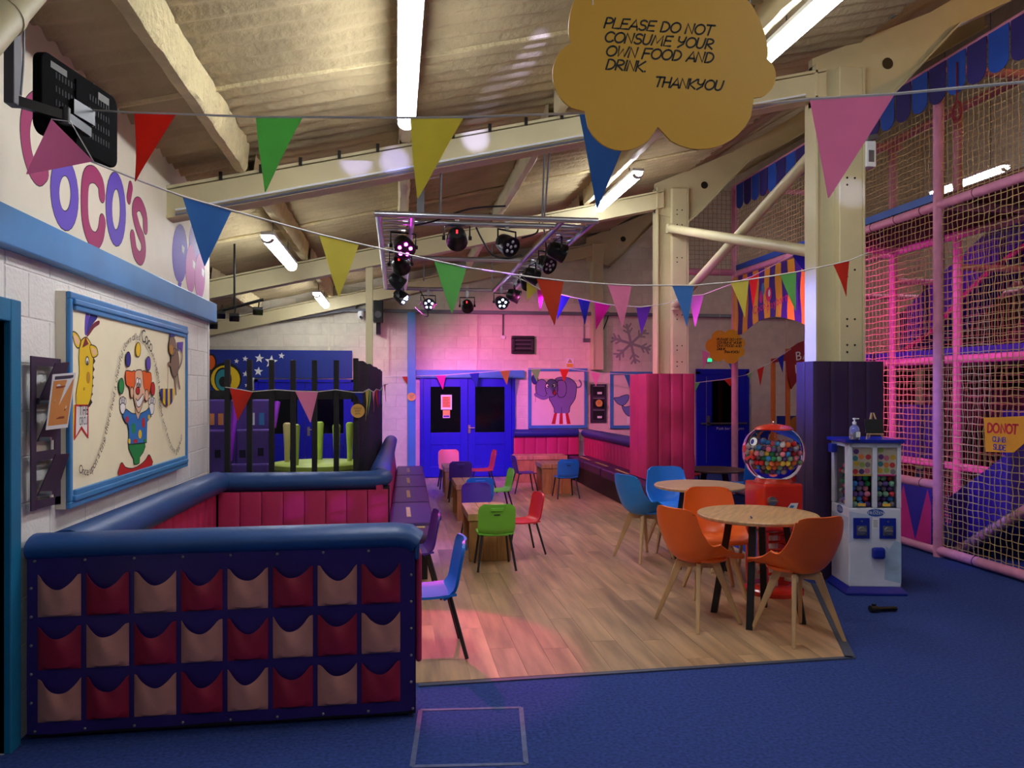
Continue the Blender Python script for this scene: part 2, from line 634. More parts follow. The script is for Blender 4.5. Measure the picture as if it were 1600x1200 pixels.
BW = 14.07
def door_zone(a, z):
    return (0.45 < a < 2.17 and z < 1.75) or (5.75 < a < 6.62 and z < 1.85) or (-4.6 < a < -0.72 and z < 2.3) or (z < .85 and 2.1 < a < 3.5)
wb = block_wall('wall_back', m_block, m_joint, -4.4, 9.1, 0.0, 5.375, yplane(BW), skip=door_zone,
                near=lambda a, z: abs(a - 1.5) + (3 if z < .8 else 0) + (2.0 * (z - 4) if z > 4 else 0))
MB().box(-5, 10.6, BW - .001, BW + .25, 0, 9).build('wall_core', m_joint, wb)
for i, (px, w_) in enumerate(((514, .03), (606, .04), (745, .025), (1230, .03))):
    p = at(px, 520, Y=BW - .03)
    MB().box(p.x - w_ / 2, p.x + w_ / 2, BW - .03, BW, 1.9, 3.05).build('conduit', m_block, wb)
struct(MB().box(10.5, 10.7, -1.2, 14.3, 0, 9).build('wall_right', m_block))
struct(MB().box(-4.7, -4.4, 7.5, 14.3, 0, 4).build('wall_baffle', m_block))  # unseen wall, added to block world light from the left
# trunking along the back wall
tr = sempty('trim_2')
p0, p1 = at(545, 478, Y=13.98), at(1020, 489, Y=13.98)
MB().box(p0.x, p1.x + 4, 13.95, BW - .008, 2.99, 3.05).build('trunking', m_grey, tr, bevel=.004)
a, b = at(325, 517, Y=13.98), at(556, 480, Y=13.98)
mb = MB()
mb.hexa([(a.x, 13.94, a.z - .05), (b.x, 13.94, b.z - .05), (b.x, BW - .01, b.z - .05), (a.x, BW - .01, a.z - .05),
         (a.x, 13.94, a.z + .04), (b.x, 13.94, b.z + .04), (b.x, BW - .01, b.z + .04), (a.x, BW - .01, a.z + .04)])
mb.build('sloping_trunking', m_dkgrey, tr)

# ------------------------------------------------------------------ steel frames
def rafter(name, Y, label, x0=-4.6, x1=3.6):
    t = sempty(name)
    for nm, y0, y1, o0, o1 in (('web', Y - .012, Y + .012, 0.0, 0.24), ('flange', Y - .09, Y + .09, 0.0, 0.022), ('flange', Y - .09, Y + .09, 0.218, 0.24)):
        MB().hexa([(x0, y0, zbb(x0) + o0), (x1, y0, zbb(x1) + o0), (x1, y1, zbb(x1) + o0), (x0, y1, zbb(x0) + o0),
                   (x0, y0, zbb(x0) + o1), (x1, y0, zbb(x1) + o1), (x1, y1, zbb(x1) + o1), (x0, y1, zbb(x0) + o1)]).build(nm, m_cream, t)
    # stiff cover board between the flanges, as the painted beam shows a flat side
    MB().hexa([(x0, Y - .08, zbb(x0) + .022), (x1, Y - .08, zbb(x1) + .022), (x1, Y - .012, zbb(x1) + .022), (x0, Y - .012, zbb(x0) + .022),
               (x0, Y - .08, zbb(x0) + .21), (x1, Y - .08, zbb(x1) + .21), (x1, Y - .012, zbb(x1) + .21), (x0, Y - .012, zbb(x0) + .21)]).build('side_board', m_cream, t)
    if Y < 7:
        mb = MB().tube([(xx, Y - .10, zbb(xx) + .015) for xx in (-1.62, 0.5, 3.4)], 0.011, 8)
        mb.build('conduit_pipe', m_alu, t, smooth=True)
        mb = MB().tube([(xx, Y - .10, zbb(xx) + .045) for xx in (-1.62, 0.5, 3.4)], 0.009, 8)
        mb.build('conduit_pipe', m_white, t, smooth=True)
        xx = -1.3
        while xx < 3.2:
            MB().box(xx - .012, xx + .012, Y - .105, Y - .085, zbt(xx) - .03, zbt(xx) + .03).build('clip', m_bolt, t)
            xx += 0.29
    # haunch and steep rafter beyond the column
    H = [(3.5, zbb(3.5) - .05), (3.95, zbb(3.95) - .25), (4.12, 4.05), (4.85, 4.80), (5.3, 5.02), (8.5, 6.9), (8.5, 7.2), (4.6, zroof(4.6) - .1), (3.5, zbt(3.5) + .12)]
    H = [(a, b) for a, b in H]
    MB().prism(H, yplane(Y), -.03, .03).build('haunch', m_cream, t)
    mb = MB()
    for (a, b), (c, d) in zip(H[1:6], H[2:6]):
        mb.hexa([(a, Y - .1, b - .02), (c, Y - .1, d - .02), (c, Y + .1, d - .02), (a, Y + .1, b - .02), (a, Y - .1, b), (c, Y - .1, d), (c, Y + .1, d), (a, Y + .1, b)])
    mb.build('haunch_flange', m_cream, t)
    MB().cyl((4.2, Y - .035, 4.42), (4.2, Y - .029, 4.42), .05, n=14).build('service_hole', m_bolt, t)
    return t


FR = (6.11, 10.1, 13.93)
for i, Y in enumerate(FR): rafter('trim_%d' % (i + 3), Y, '')


def column(name, Y, top):
    t = sempty(name)
    if Y > 13:
        MB().box(3.62, 3.80, 13.82, BW - .006, 1.97, 4.3).build('stub', m_cream, t, bevel=.006)
        MB().box(3.60, 3.62, 13.80, BW - .006, 1.97, 4.3).build('stub_flange', m_cream, t)
        return t
    MB().box(3.50, 3.518, Y - .09, Y + .09, 0, top).build('flange', m_cream, t)
    MB().box(3.932, 3.95, Y - .09, Y + .09, 0, top).build('flange', m_cream, t)
    MB().box(3.518, 3.932, Y - .008, Y + .008, 0, top).build('web', m_cream, t)
    MB().box(3.715, 3.932, Y - .088, Y - .008, 0, top).build('web_plate', m_cream, t, bevel=.01)
    for z in (1.98, 2.2, 2.62, 3.4, 3.85, 4.05):
        for dx in (.07, .14):
            for dz in ((0, -.06) if dx < .1 else (0,)):
                MB().cyl((3.715 + dx, Y - .092, z + dz), (3.715 + dx, Y - .086, z + dz), .009, n=8).build('bolt', m_bolt, t)
    return t


for i, Y in enumerate(FR): column('trim_%d' % (i + 6), Y, 4.35)
# slim post that props the second beam
p = at(577, 600, Y=10.1)
t = sempty('trim_9')
MB().box(p.x - .045, p.x + .045, 10.06, 10.15, 0, zbb(p.x) + .01).build('post', m_cream, t, bevel=.006)
# purlins under the foam
for i, X in enumerate((-3.6, -2.37, -1.15, 0.07, 1.29, 2.51)):
    t = sempty('trim_%d' % (i + 10))
    rr = random.Random(i)
    prev = None
    for Y0, Y1 in ((-1.0, 6.0), (6.2, 10.0), (10.2, 13.83)):
        n = int((Y1 - Y0) / .12)
        mb = MB()
        def sec(u, v, X=X, Y0=Y0, Y1=Y1, rr=rr):
            q = [(-.05, .2), (-.045, .02), (-.03, 0), (.03, 0), (.045, .02), (.07, .2)]
            a = q[min(int(round(u * 5)), 5)]
            return (X + a[0] * rr.uniform(.85, 1.15), Y0 + (Y1 - Y0) * v, zbt(X) + a[1] + rr.uniform(-.006, .006))
        mb.surf(sec, 5, n)
        mb.build('purlin', m_foamlump if X < 0 else m_cream, t, smooth=True)
# wind bracing tubes in the column line
for a, b in (((3.73, 9.95, 2.74), (3.73, 6.25, 3.80)), ((3.66, 9.95, 3.78), (3.66, 6.25, 2.80))):
    t = thing('brace_tube', 'cream steel brace tube rising towards the near column' if b[2] > 3 else 'cream steel brace tube dropping towards the near column', 'brace')
    MB().tube([a, b], .055, 16).build('tube', m_cream, t, smooth=True)
    for p in (a, b): MB().box(p[0] - .04, p[0] + .04, p[1] - .05, p[1] + .05, p[2] - .06, p[2] + .06).build('end_plate', m_cream, t)

# ------------------------------------------------------------------ doors
d1 = sempty('door_1')     # teal frame at the very left
MB().box(LW - .12, LW + .03, 3.66, 3.755, 0, 2.0).build('jamb', m_teal, d1, bevel=.006)
MB().box(LW - .12, LW + .03, 2.6, 3.66, 1.9, 2.0).build('head', m_teal, d1, bevel=.006)
MB().box(LW - .12, LW - .07, 2.6, 3.66, 0, 1.9).build('leaf', m_dkgreen, d1)
MB().box(LW - .07, LW - .02, 3.6, 3.66, 0, 1.9).build('stop', m_dkgreen, d1)


def panelled_door(name, x0, x1, ztop, splits, mm=m_blue, glass=True):
    d = sempty(name)
    Y = BW - .008
    MB().box(x0 - .06, x0, Y - .07, Y, 0, ztop + .05).build('jamb', mm, d)
    MB().box(x1, x1 + .06, Y - .07, Y, 0, ztop + .05).build('jamb', mm, d)
    MB().box(x0 - .06, x1 + .06, Y - .07, Y, ztop, ztop + .05).build('head', mm, d)
    w_ = (x1 - x0) / splits
    for i in range(splits):
        a, b = x0 + i * w_ + .004, x0 + (i + 1) * w_ - .004
        leaf = bpy.data.objects.new('leaf', None)
        COL.objects.link(leaf)
        leaf.parent = d
        s_ = .15
        gz0, gz1 = .82, ztop - .16
        for nm, q in (('stile', (a, a + s_ - .02, 0.01, ztop - .005)), ('stile', (b - s_ + .02, b, 0.01, ztop - .005)), ('rail', (a + s_ - .02, b - s_ + .02, gz1, ztop - .005)),
                      ('rail', (a + s_ - .02, b - s_ + .02, gz0 - .22, gz0)), ('rail', (a + s_ - .02, b - s_ + .02, 0.01, .2))):
            MB().box(q[0], q[1], Y - .05, Y - .01, q[2], q[3]).build(nm, mm, leaf, bevel=.003)
        MB().box(a + s_ - .02, b - s_ + .02, Y - .03, Y - .022, gz0, gz1).build('pane', m_glassdk, leaf)
        MB().box(a + s_ - .02, b - s_ + .02, Y - .035, Y - .02, .2, gz0 - .22).build('lower_panel', mm, leaf)
        c = (a + b) / 2
        MB().box(c - .04, c + .04, Y - .048, Y - .035, .2, gz0 - .22).build('muntin', mm, leaf, bevel=.003)
    return d


xa, xb = at(661, 650, Y=BW).x, at(799, 650, Y=BW).x
d2 = panelled_door('door_2', xa, xb, 1.815, 2)
cx = at(733, 670, Y=BW - .06)
hb = MB().box(cx.x - .02, cx.x + .025, BW - .075, BW - .06, cx.z - .08, cx.z + .07).build('handle_plate', m_brass, d2, bevel=.003)
MB().tube([(cx.x, BW - .075, cx.z + .02), (cx.x, BW - .11, cx.z + .02), (cx.x + .1, BW - .11, cx.z + .02)], .009, 8).build('handle', m_brass, d2, smooth=True)
# pillar and lintel painted blue
t = sempty('trim_20')
p, q = at(637, 600, Y=13.9), at(649.5, 600, Y=13.9)
MB().box(p.x, q.x, 13.88, BW - .005, 0, 2.99).build('pillar', m_skyblue, t, bevel=.004)
p, q = at(650, 578, Y=13.98), at(819, 591, Y=13.98)
MB().box(p.x, q.x, 13.95, BW - .005, q.z, p.z).build('lintel', m_skyblue, t, bevel=.004)
# exit door far right
xa, xb = at(1092, 650, Y=BW).x, at(1163, 650, Y=BW).x
d3 = sempty('door_3')
Y = BW - .008
for nm, q in (('jamb', (xa - .07, xa, 0, 1.95)), ('jamb', (xb, xb + .07, 0, 1.95)), ('head', (xa - .07, xb + .07, 1.9, 2.0))):
    MB().box(q[0], q[1], Y - .06, Y, q[2], q[3]).build(nm, m_blue, d3)
MB().box(xa, xb, Y - .045, Y - .01, 0.01, 1.9).build('leaf', m_blue, d3)
MB().box(xa + .24, xb - .17, Y - .055, Y - .045, .92, 1.78).build('pane', m_glassdk, d3)
MB().box(xa + .0, xb, Y - .12, Y - .09, .94, .97).build('push_bar', m_grey, d3)
MB().box(xa + .12, xa + .17, Y - .12, Y - .045, .92, 1.1).build('bar_box', m_grey, d3)
MB().cyl((xa + .12, Y - .07, .2), (xa + .12, Y - .07, 1.85), .007, n=8).build('rod', m_grey, d3)
mb = MB()
write(mb, yplane(Y - .047), 'Push bar to open', xa + .33, .83, .075, .002)
mb.build('lettering', m_white, d3)

# ------------------------------------------------------------------ fluorescent battens
def batten(label, X, Y0, Y1, z, drop, mm=None):
    t = thing('fluorescent_batten', label, 'ceiling light', (X, (Y0 + Y1) / 2, z))
    h = (Y1 - Y0) / 2
    MB().box(-.064, .064, -h + .01, h - .01, .03, .065).build('spine', m_white, t, bevel=.006)
    mb = MB()
    prof = [(.058 * math.cos(q), .045 * math.sin(q)) for q in [math.pi + math.pi * i / 12 for i in range(13)]]
    vs, fs = [], []
    for yy in (-h + .05, h - .05):
        for a, b in prof + [(.058, .028), (-.058, .028)]: vs.append((a, yy, b))
    n = len(prof) + 2
    fs = [(i, (i + 1) % n, n + (i + 1) % n, n + i) for i in range(n)] + [tuple(range(n)), tuple(range(n, 2 * n))]
    mb.add(vs, fs).build('diffuser', mm or m_tube, t, smooth=True)
    for s_ in (-1, 1):
        y0 = s_ * (h - .05)
        MB().surf(lambda u, v: (.06 * math.cos(math.pi + math.pi * u) * (1 - .3 * v), y0 + s_ * .05 * v, .047 * math.sin(math.pi + math.pi * u) * (1 - .3 * v)), 12, 3, .004).build('end_cap', m_tubecap, t, smooth=True)
        MB().cyl((0, s_ * h * .6, .06), (0, s_ * h * .6, .06 + drop), .006, n=6).build('hanger', m_grey, t)
    return t


batten('long lit fluorescent batten pointing at the viewer, top centre', 0.07, 3.3, 5.34, 3.42, .09)
batten('lit fluorescent batten right of the hanging yellow cloud sign', 2.62, 3.5, 5.22, 3.98, .1)
batten('lit fluorescent batten above the pink padded far column', 2.64, 8.15, 9.85, 3.98, .1)
batten('lit fluorescent batten above the left booth, hung from chains', -1.22, 7.6, 9.4, 3.05, .18)
batten('small far lit fluorescent batten near the back wall', -1.2, 12.0, 13.6, 3.05, .18)
batten('lit fluorescent batten glimpsed behind the climbing frame net', 8.2, 9.3, 10.8, 4.62, 2.2)
batten('added unseen fluorescent batten behind the viewer, fill light in the centre row', 0.07, -1.5, 0.0, 3.42, .09)  # added out of view to brighten the sign, flags and booth front
batten('added unseen warm batten that yellows the tall hall above the climbing frame', 7.4, 2.6, 4.1, 5.9, .8, mat('warm lit diffuser', (255, 196, 110), .4, emit=70))  # added out of view so the high roof turns warm yellow
batten('added unseen fluorescent batten behind the viewer, fill light in the right row', 2.62, -1.4, .1, 3.98, .1)  # added out of view as fill for the right-hand flag and sign
# ------------------------------------------------------------------ booth seating
m_vinyl = mat('purple vinyl sheet', (52, 30, 110), 0.38, var=0.12, scale=5, bump=0.12, bscale=9)
m_roll = mat('blue leatherette roll', (34, 78, 140), 0.42, var=0.08, scale=5, bump=0.08, bscale=40)
m_rolln = mat('navy leatherette roll', (36, 52, 130), 0.42, var=0.08, scale=5, bump=0.08, bscale=40)
m_pink = mat('raspberry leatherette', (196, 52, 100), 0.42, var=0.08, scale=4, bump=0.06, bscale=30)
m_plum = mat('plum leatherette', (56, 28, 74), 0.38, var=0.1, scale=4, bump=0.06, bscale=30)
m_aub = mat('aubergine leatherette', (58, 36, 74), 0.5, var=0.08, scale=4)
m_rose = mat('dusty rose vinyl', (204, 138, 124), 0.55, var=0.08, scale=9, bump=0.15, bscale=14)
m_crim = mat('crimson vinyl', (160, 28, 58), 0.5, var=0.1, scale=9, bump=0.15, bscale=14)
m_ytape = mat('yellow hazard tape', (206, 186, 110), 0.6, var=0.15, scale=30)
m_stud = mat('steel stud', (190, 186, 176), 0.3, 0.9)


def roll(parent, pts, rx, rz, mm=m_roll, n=18, name='top_roll'):
    mb = MB()
    P = [Vector(p) for p in pts]
    mb.tube(P, [rx] * len(P), n, flat=rz / rx)
    return mb.build(name, mm, parent, smooth=True)


bp = thing('booth_partition', 'purple vinyl booth partition with three rows of pink pockets and blue padded top', 'partition')
YF = 3.77
MB().box(-1.66, 0.095, YF + .012, YF + .15, 0.02, .83).build('frame', m_black, bp)
xl, xr = -1.655, 0.09
MB().surf(lambda u, v: (xl + (xr - xl) * u, YF + .004 - .006 * math.sin(u * 23 + v * 3) * (1 - v) ** 3 - .003 * math.sin(u * 11 + 4 * v), .035 + .805 * v), 60, 20, .004).build('vinyl_cover', m_vinyl, bp, smooth=True)
rr = random.Random(5)
X0, X1 = at(60, 1000, Y=YF).x, at(625, 1000, Y=YF).x
pitch = (X1 - X0 + .024) / 8
for r_, (zt, zb) in enumerate(((.760, .568), (.525, .328), (.286, .090))):
    for c in range(8):
        xc0 = X0 + c * pitch
        wd = pitch - .024
        lean = rr.uniform(-.35, .35)
        sc_ = rr.uniform(.050, .072)
        ph = rr.uniform(0, 6)
        light = (r_ + c) % 2 == 0
        hh = zt - zb
        def pk(u, v, wd=wd, lean=lean, sc_=sc_, ph=ph, hh=hh):
            e = 2 * u - 1
            sco = max(0.0, 1 - abs(e * 1.1 + lean * .3) ** 2.0)
            top = hh - sc_ * sco
            bul = math.sin(math.pi * u) ** .7 * (math.sin(math.pi * min(1, v * .5 + .22 if v > .02 else .0)) ** .8) * .032
            fold = 0.006 * math.sin(9 * u + ph + 4 * v) * math.sin(math.pi * u) * v
            return (u * wd, -bul - fold - (.004), v * top)
        o = MB().surf(pk, 16, 10, .003).build('pocket', m_rose if light else m_crim, bp, smooth=True)
        o.location = (xc0, YF, zb)
for i in range(9):
    xx = -1.62 + i * (1.70) / 8
    for zz in (.822, .05): MB().lathe([(.0, .0), (.007, .0), (.007, .003), (.003, .006)], 8).build('stud', m_stud, bp).matrix_local = Matrix.Translation((xx, YF - .004, zz)) @ Matrix.Rotation(R(90), 4, 'X')
for i in range(1, 6):
    for xx in (-1.635, .072): MB().lathe([(.0, .0), (.007, .0), (.007, .003), (.003, .006)], 8).build('stud', m_stud, bp).matrix_local = Matrix.Translation((xx, YF - .004, .05 + i * .13)) @ Matrix.Rotation(R(90), 4, 'X')
roll(bp, [(-1.66, 3.86, .87), (-1.2, 3.855, .875), (-.6, 3.85, .878), (0.0, 3.845, .88), (.06, 3.845, .872), (.095, 3.845, .845)], .11, .062)
MB().box(.088, .112, 3.74, 3.92, .775, .87).build('roll_end', m_roll, bp, bevel=.014)
MB().box(.096, .125, YF + .03, YF + .15, .26, .80).build('end_pad', m_pink, bp, bevel=.012)


def pads(parent, fn, L, w_, z0, z1, mm=m_pink):
    """upright channel pads along a run of length L; fn(a, depth, z)"""
    n = max(1, round(L / w_))
    s_ = L / n
    for i in range(n):
        a0, a1 = i * s_ + .003, (i + 1) * s_ - .003
        mb = MB()
        def pf(u, v, a0=a0, a1=a1):
            return fn(a0 + (a1 - a0) * u, .009 * math.sin(math.pi * min(1, max(0, u))) ** .18, z0 + (z1 - z0) * v)
        mb.surf(pf, 8, 1)
        mb.hexa([fn(a0, 0, z0), fn(a1, 0, z0), fn(a1, -.05, z0), fn(a0, -.05, z0), fn(a0, 0, z1), fn(a1, 0, z1), fn(a1, -.05, z1), fn(a0, -.05, z1)])
        mb.build('pad', mm, parent, smooth=True)


bl = thing('booth_backrest', 'raspberry padded backrest with blue roll along the white block wall', 'backrest')
MB().box(-1.685, -1.60, 3.94, 7.25, .02, .75).build('backing', m_black, bl)
pads(bl, lambda a, d, z: Vector((-1.55 + d, 3.95 + a, z)), 3.04, .185, .2, .72)
roll(bl, [(-1.575, 3.98, .83), (-1.572, 4.8, .82), (-1.568, 5.6, .81), (-1.565, 6.4, .80), (-1.56, 7.05, .785)], .115, .095)
bf = thing('booth_backrest', 'raspberry padded backrest with blue roll in front of the black picket fence', 'backrest')
MB().box(-1.59, -.06, 7.06, 7.2, .02, .72).build('backing', m_black, bf)
pads(bf, lambda a, d, z: Vector((-1.535 + a, 7.0 - d, z)), 1.465, .18, .2, .70)
roll(bf, [(-1.52, 7.09, .785), (-1.0, 7.09, .782), (-.5, 7.09, .78), (-.2, 7.09, .782), (-.15, 7.12, .785), (-.13, 7.2, .79)], .10, .082)
# long bench running back along the fence
bn = thing('bench', 'long plum bench with raspberry back and blue roll running to the back wall', 'bench')
YB0, YB1 = 7.0, 12.35
def bx_(y): return -.09 + .08 * (y - 7) / 5.3
mb = MB()
mb.hexa([(bx_(YB0) - .14, YB0 + .2, .02), (bx_(YB0) - .05, YB0 + .2, .02), (bx_(YB1) - .05, YB1, .02), (bx_(YB1) - .14, YB1, .02), (bx_(YB0) - .14, YB0 + .2, .72), (bx_(YB0) - .05, YB0 + .2, .72), (bx_(YB1) - .05, YB1, .72), (bx_(YB1) - .14, YB1, .72)])
mb.build('backing', m_black, bn)
pads(bn, lambda a, d, z: Vector((bx_(YB0 + a) + d - (z - .4) * .12, YB0 + a, z)), YB1 - YB0, .2, .3, .74)
roll(bn, [(bx_(y) - .075, y, .79) for y in (7.18, 8, 9, 10, 11, 12, 12.4)], .10, .085)
for i in range(4):
    y0, y1 = 7.02 + i * 1.33, 7.02 + (i + 1) * 1.33 - .012
    x0, x1 = bx_(y0) + .02, bx_(y1) + .02
    f0, f1 = .34 + .02 * i, .34 + .02 * (i + 1)
    MB().hexa([(x0, y0, .25), (f0, y0, .25), (f1, y1, .25), (x1, y1, .25), (x0, y0, .39), (f0, y0, .39), (f1, y1, .39), (x1, y1, .39)]).build('seat_cushion', m_plum, bn, bevel=.03, seg=3)
    MB().box(x0 + .17, x0 + .21, y0 + .35, y0 + .95, .388, .3935).build('seat_tape', m_ytape, bn)
MB().hexa([(.0, 7.02, .01), (.30, 7.02, .01), (.38, 12.3, .01), (.0, 12.3, .01), (.0, 7.02, .25), (.30, 7.02, .25), (.38, 12.3, .25), (.0, 12.3, .25)]).build('plinth', m_black, bn)
# short bench across the booth's far side
bs = thing('bench', 'plum bench seat across the far side of the booth with yellow tape', 'bench')
MB().box(-1.40, .26, 6.48, 6.9, .01, .25).build('plinth', m_black, bs)
for i in range(2):
    MB().box(-1.42 + i * .87, -.56 + i * .87, 6.42, 6.95, .25, .385).build('seat_cushion', m_plum, bs, bevel=.03, seg=3)
MB().box(-.9, .25, 6.80, 6.86, .384, .389).build('seat_tape', m_ytape, bs)

# benches round the back right corner
br = thing('bench', 'long aubergine bench with raspberry back leading to the pink padded column', 'bench')
MB().box(3.10, 3.5, 9.2, 13.42, .01, .28).build('plinth', m_black, br)
for i in range(4):
    y0 = 9.1 + i * 1.09
    MB().box(3.05, 3.42, y0, y0 + 1.08, .28, .42).build('seat_cushion', m_plum, br, bevel=.03, seg=3)
    if i > 0: MB().box(3.2, 3.235, y0 + .2, y0 + .85, .417, .4235).build('seat_tape', m_ytape, br)
MB().box(3.49, 3.6, 10.36, 13.95, .02, .74).build('backing', m_black, br)
pads(br, lambda a, d, z: Vector((3.44 - d, 10.37 + a, z)), 3.5, .2, .40, .74)
roll(br, [(3.47, 10.36, .83), (3.47, 11.5, .82), (3.47, 12.7, .81), (3.47, 13.8, .80)], .11, .08, m_rolln)
bb = thing('bench', 'short raspberry bench on the back wall under the elephant painting', 'bench')
xb0 = at(803, 700, Y=13.9).x
MB().box(xb0 + .02, 3.0, 13.5, 13.97, .01, .28).build('plinth', m_black, bb)
MB().box(xb0, 3.03, 13.45, 13.88, .28, .42).build('seat_cushion', m_plum, bb, bevel=.03)
MB().box(xb0, 3.36, 13.94, 14.05, .02, .74).build('backing', m_black, bb)
pads(bb, lambda a, d, z: Vector((xb0 + a, 13.93 - d, z)), 3.36 - xb0, .19, .40, .74)
roll(bb, [(xb0, 13.93, .80), (2.6, 13.93, .80), (3.34, 13.93, .80)], .09, .075, m_rolln)
# padded sleeves round the columns
cp = thing('column_padding', 'raspberry padded sleeve around the far column', 'padding')
MB().box(3.24, 3.84, 9.62, 10.34, .425, 1.80).build('core', m_pink, cp, bevel=.02)
pads(cp, lambda a, d, z: Vector((3.21 + a, 9.6 - d, z)), .66, .165, .43, 1.81)
pads(cp, lambda a, d, z: Vector((3.22 - d * .6, 10.34 - a, z)), .74, .37, .43, 1.81)
MB().box(3.52, 3.8, 9.7, 10.3, .0, .43).build('plinth', m_black, cp)
cn = thing('column_padding', 'dark aubergine padded sleeve around the near column', 'padding')
MB().box(3.47, 4.09, 6.0, 6.27, 0, 1.83).build('core', m_aub, cn, bevel=.02)
pads(cn, lambda a, d, z: Vector((3.455 + a, 5.995 - d, z)), .65, .163, 0.005, 1.84, m_aub)
pads(cn, lambda a, d, z: Vector((3.465 - d * .8, 6.28 - a, z)), .29, .145, 0.005, 1.84, m_aub)

# ------------------------------------------------------------------ kids' furniture
def plastic(nm, rgb): return mat(nm + ' plastic', rgb, 0.35, var=0.03, spec=0.5)


m_lime = plastic('lime', (116, 200, 62))
m_red = plastic('red', (222, 48, 46))
m_blu = plastic('azure', (26, 118, 214))
m_pur = plastic('purple', (70, 44, 140))
m_sal = plastic('salmon', (250, 138, 128))
m_orange = plastic('orange', (236, 102, 30))
m_sky = plastic('bright blue', (40, 136, 222))
m_leg = mat('grey steel leg', (58, 60, 64), 0.4, 0.5)
m_slot = mat('shadow gap', (18, 18, 20), 0.8)  # near-black for slots, plates and dividers
m_oak = mat('oak block', (176, 128, 72), 0.5, var=0.2, scale=5, stretch=(4, 4, 0.8), rand=0.12)
m_oakt = mat('pale oak top', (190, 146, 98), 0.45, var=0.18, scale=5, stretch=(5, 0.8, 1), rand=0.1)
m_beech = mat('beech leg', (204, 166, 116), 0.5, var=0.12, scale=6, stretch=(3, 3, .6))
m_ash = mat('ash veneer', (206, 166, 118), 0.4, var=0.16, scale=4, stretch=(1.0, 9, 1))


def kid_chair(label, mm, x, y, deg, s=1.0, group=None):
    """faces its local +Y; deg turns it"""
    t = thing('kids_chair', label, 'chair', (x, y, .0055), R(deg), group)
    t.scale = (s, s, s)
    def seat(u, v):
        e = 2 * u - 1
        y_ = -.15 + .31 * v
        hw = .155 * (1 - .25 * max(0, (v - .75) / .25) ** 3)
        return (e * hw, y_, .315 + .012 * abs(e) ** 3 - .02 * max(0, (v - .8) / .2) ** 2 - .012 * math.sin(math.pi * v))
    MB().surf(seat, 12, 10, .012).build('seat', mm, t, smooth=True)
    def back(u, v):
        e = 2 * u - 1
        hw = .16 * (1 - .3 * max(0, (v - .78) / .22) ** 3 - .12 * max(0, (.25 - v) / .25))
        curve = .05 * (1 - min(1, v / .22)) ** 2
        return (e * hw, -.155 - .055 * v + .02 * e * e + curve, .30 + .285 * v)
    b = MB().surf(back, 14, 12, .014).build('backrest', mm, t, smooth=True)
    def at_back(v): return Vector((0, -.155 - .055 * v, .30 + .285 * v))
    p = at_back(.84)
    MB().box(-.055, .055, p.y - .014, p.y - .004, p.z - .016, p.z + .016).build('handle_slot', mm, b, bevel=.007)
    p = at_back(.13)
    MB().surf(lambda u, v: (.052 * (2 * u - 1) * math.sqrt(max(0, 1 - (2 * v - 1) ** 2 * .8)), p.y - .004 + .02 * (1 - v) - .004 * math.sin(math.pi * u), p.z - .02 + .046 * v), 8, 5, .006).build('lumbar_rib', mm, b, smooth=True)
    p = at_back(.68)
    MB().box(-.026, .026, p.y - .012, p.y - .006, p.z - .005, p.z + .004).build('maker_plate', m_slot, b)
    for sx in (-1, 1):
        for a, c in (((sx * .12, -.12, .31), (sx * .165, -.20, .008)), ((sx * .12, .11, .305), (sx * .155, .17, .008))):
            mb = MB().tube([Vector(a), Vector(a) * .9 + Vector(c) * .1, Vector(c)], [.011, .011, .010], 8)
            mb.build('leg', m_leg, t, smooth=True)
    return t


def block_table(label, x0, x1, y0, y1, z, n=3, group=None):
    t = thing('block_table', label, 'table', ((x0 + x1) / 2, (y0 + y1) / 2, .0055), 0, group)
    hx, hy = (x1 - x0) / 2, (y1 - y0) / 2
    w_ = 2 * hx / n
    for i in range(n): MB().box(-hx + i * w_ + .002, -hx + (i + 1) * w_ - .002, -hy, hy, z - .065, z).build('top_plank', m_oakt, t, bevel=.004)
    for s_ in (-1, 1):
        for i in range(n):
            a = -hx + .015 + i * (2 * hx - .03) / n
            yy = s_ * (hy - .05)
            MB().box(a + .001, a + (2 * hx - .03) / n - .001, yy - .035, yy + .035, 0, z - .067).build('leg_board', m_oak, t, bevel=.004)
    return t


block_table('oak block kids table behind the lime green chair', .655, 1.075, 7.08, 7.80, .445)
block_table('oak block kids table between the azure and green chairs', .715, 1.10, 9.30, 10.05, .445)
block_table('oak block kids table nearest the blue double doors', .70, 1.06, 11.35, 12.05, .445)
block_table('long oak block table against the short back bench', 2.02, 2.92, 12.95, 13.40, .46, 3)
block_table('oak block table behind the bright azure kids chair', 2.19, 2.68, 11.5, 12.05, .46)
kid_chair('lime green kids chair with its back to the viewer', m_lime, .87, 6.84, 0, 1.02)
kid_chair('red kids chair right of the nearest oak block table', m_red, 1.20, 7.40, 100)
kid_chair('purple kids chair facing the viewer behind the nearest block table', m_pur, .865, 8.12, 182)
kid_chair('azure kids chair just behind the purple one in the row', m_blu, .955, 8.98, 0)
kid_chair('green kids chair seen from the side beyond the azure chair', m_lime, 1.27, 9.72, 95)
kid_chair('dark purple kids chair before the farthest table of the row', m_pur, .90, 11.02, 0)
kid_chair('salmon kids chair facing the viewer in front of the blue doors', m_sal, .85, 12.42, 180, 1.05)
kid_chair('red kids chair seen from the side in front of the blue doors', m_red, 1.30, 11.85, 92, 1.12)
kid_chair('purple kids chair seen from the side at the right-hand block tables', m_pur, 1.97, 11.72, -85)
kid_chair('bright azure kids chair before the right-hand block tables', m_blu, 2.47, 11.10, 2)
kid_chair('blue kids chair nearest the viewer beside the pocket panel', m_blu, .17, 4.70, 92, 1.18)
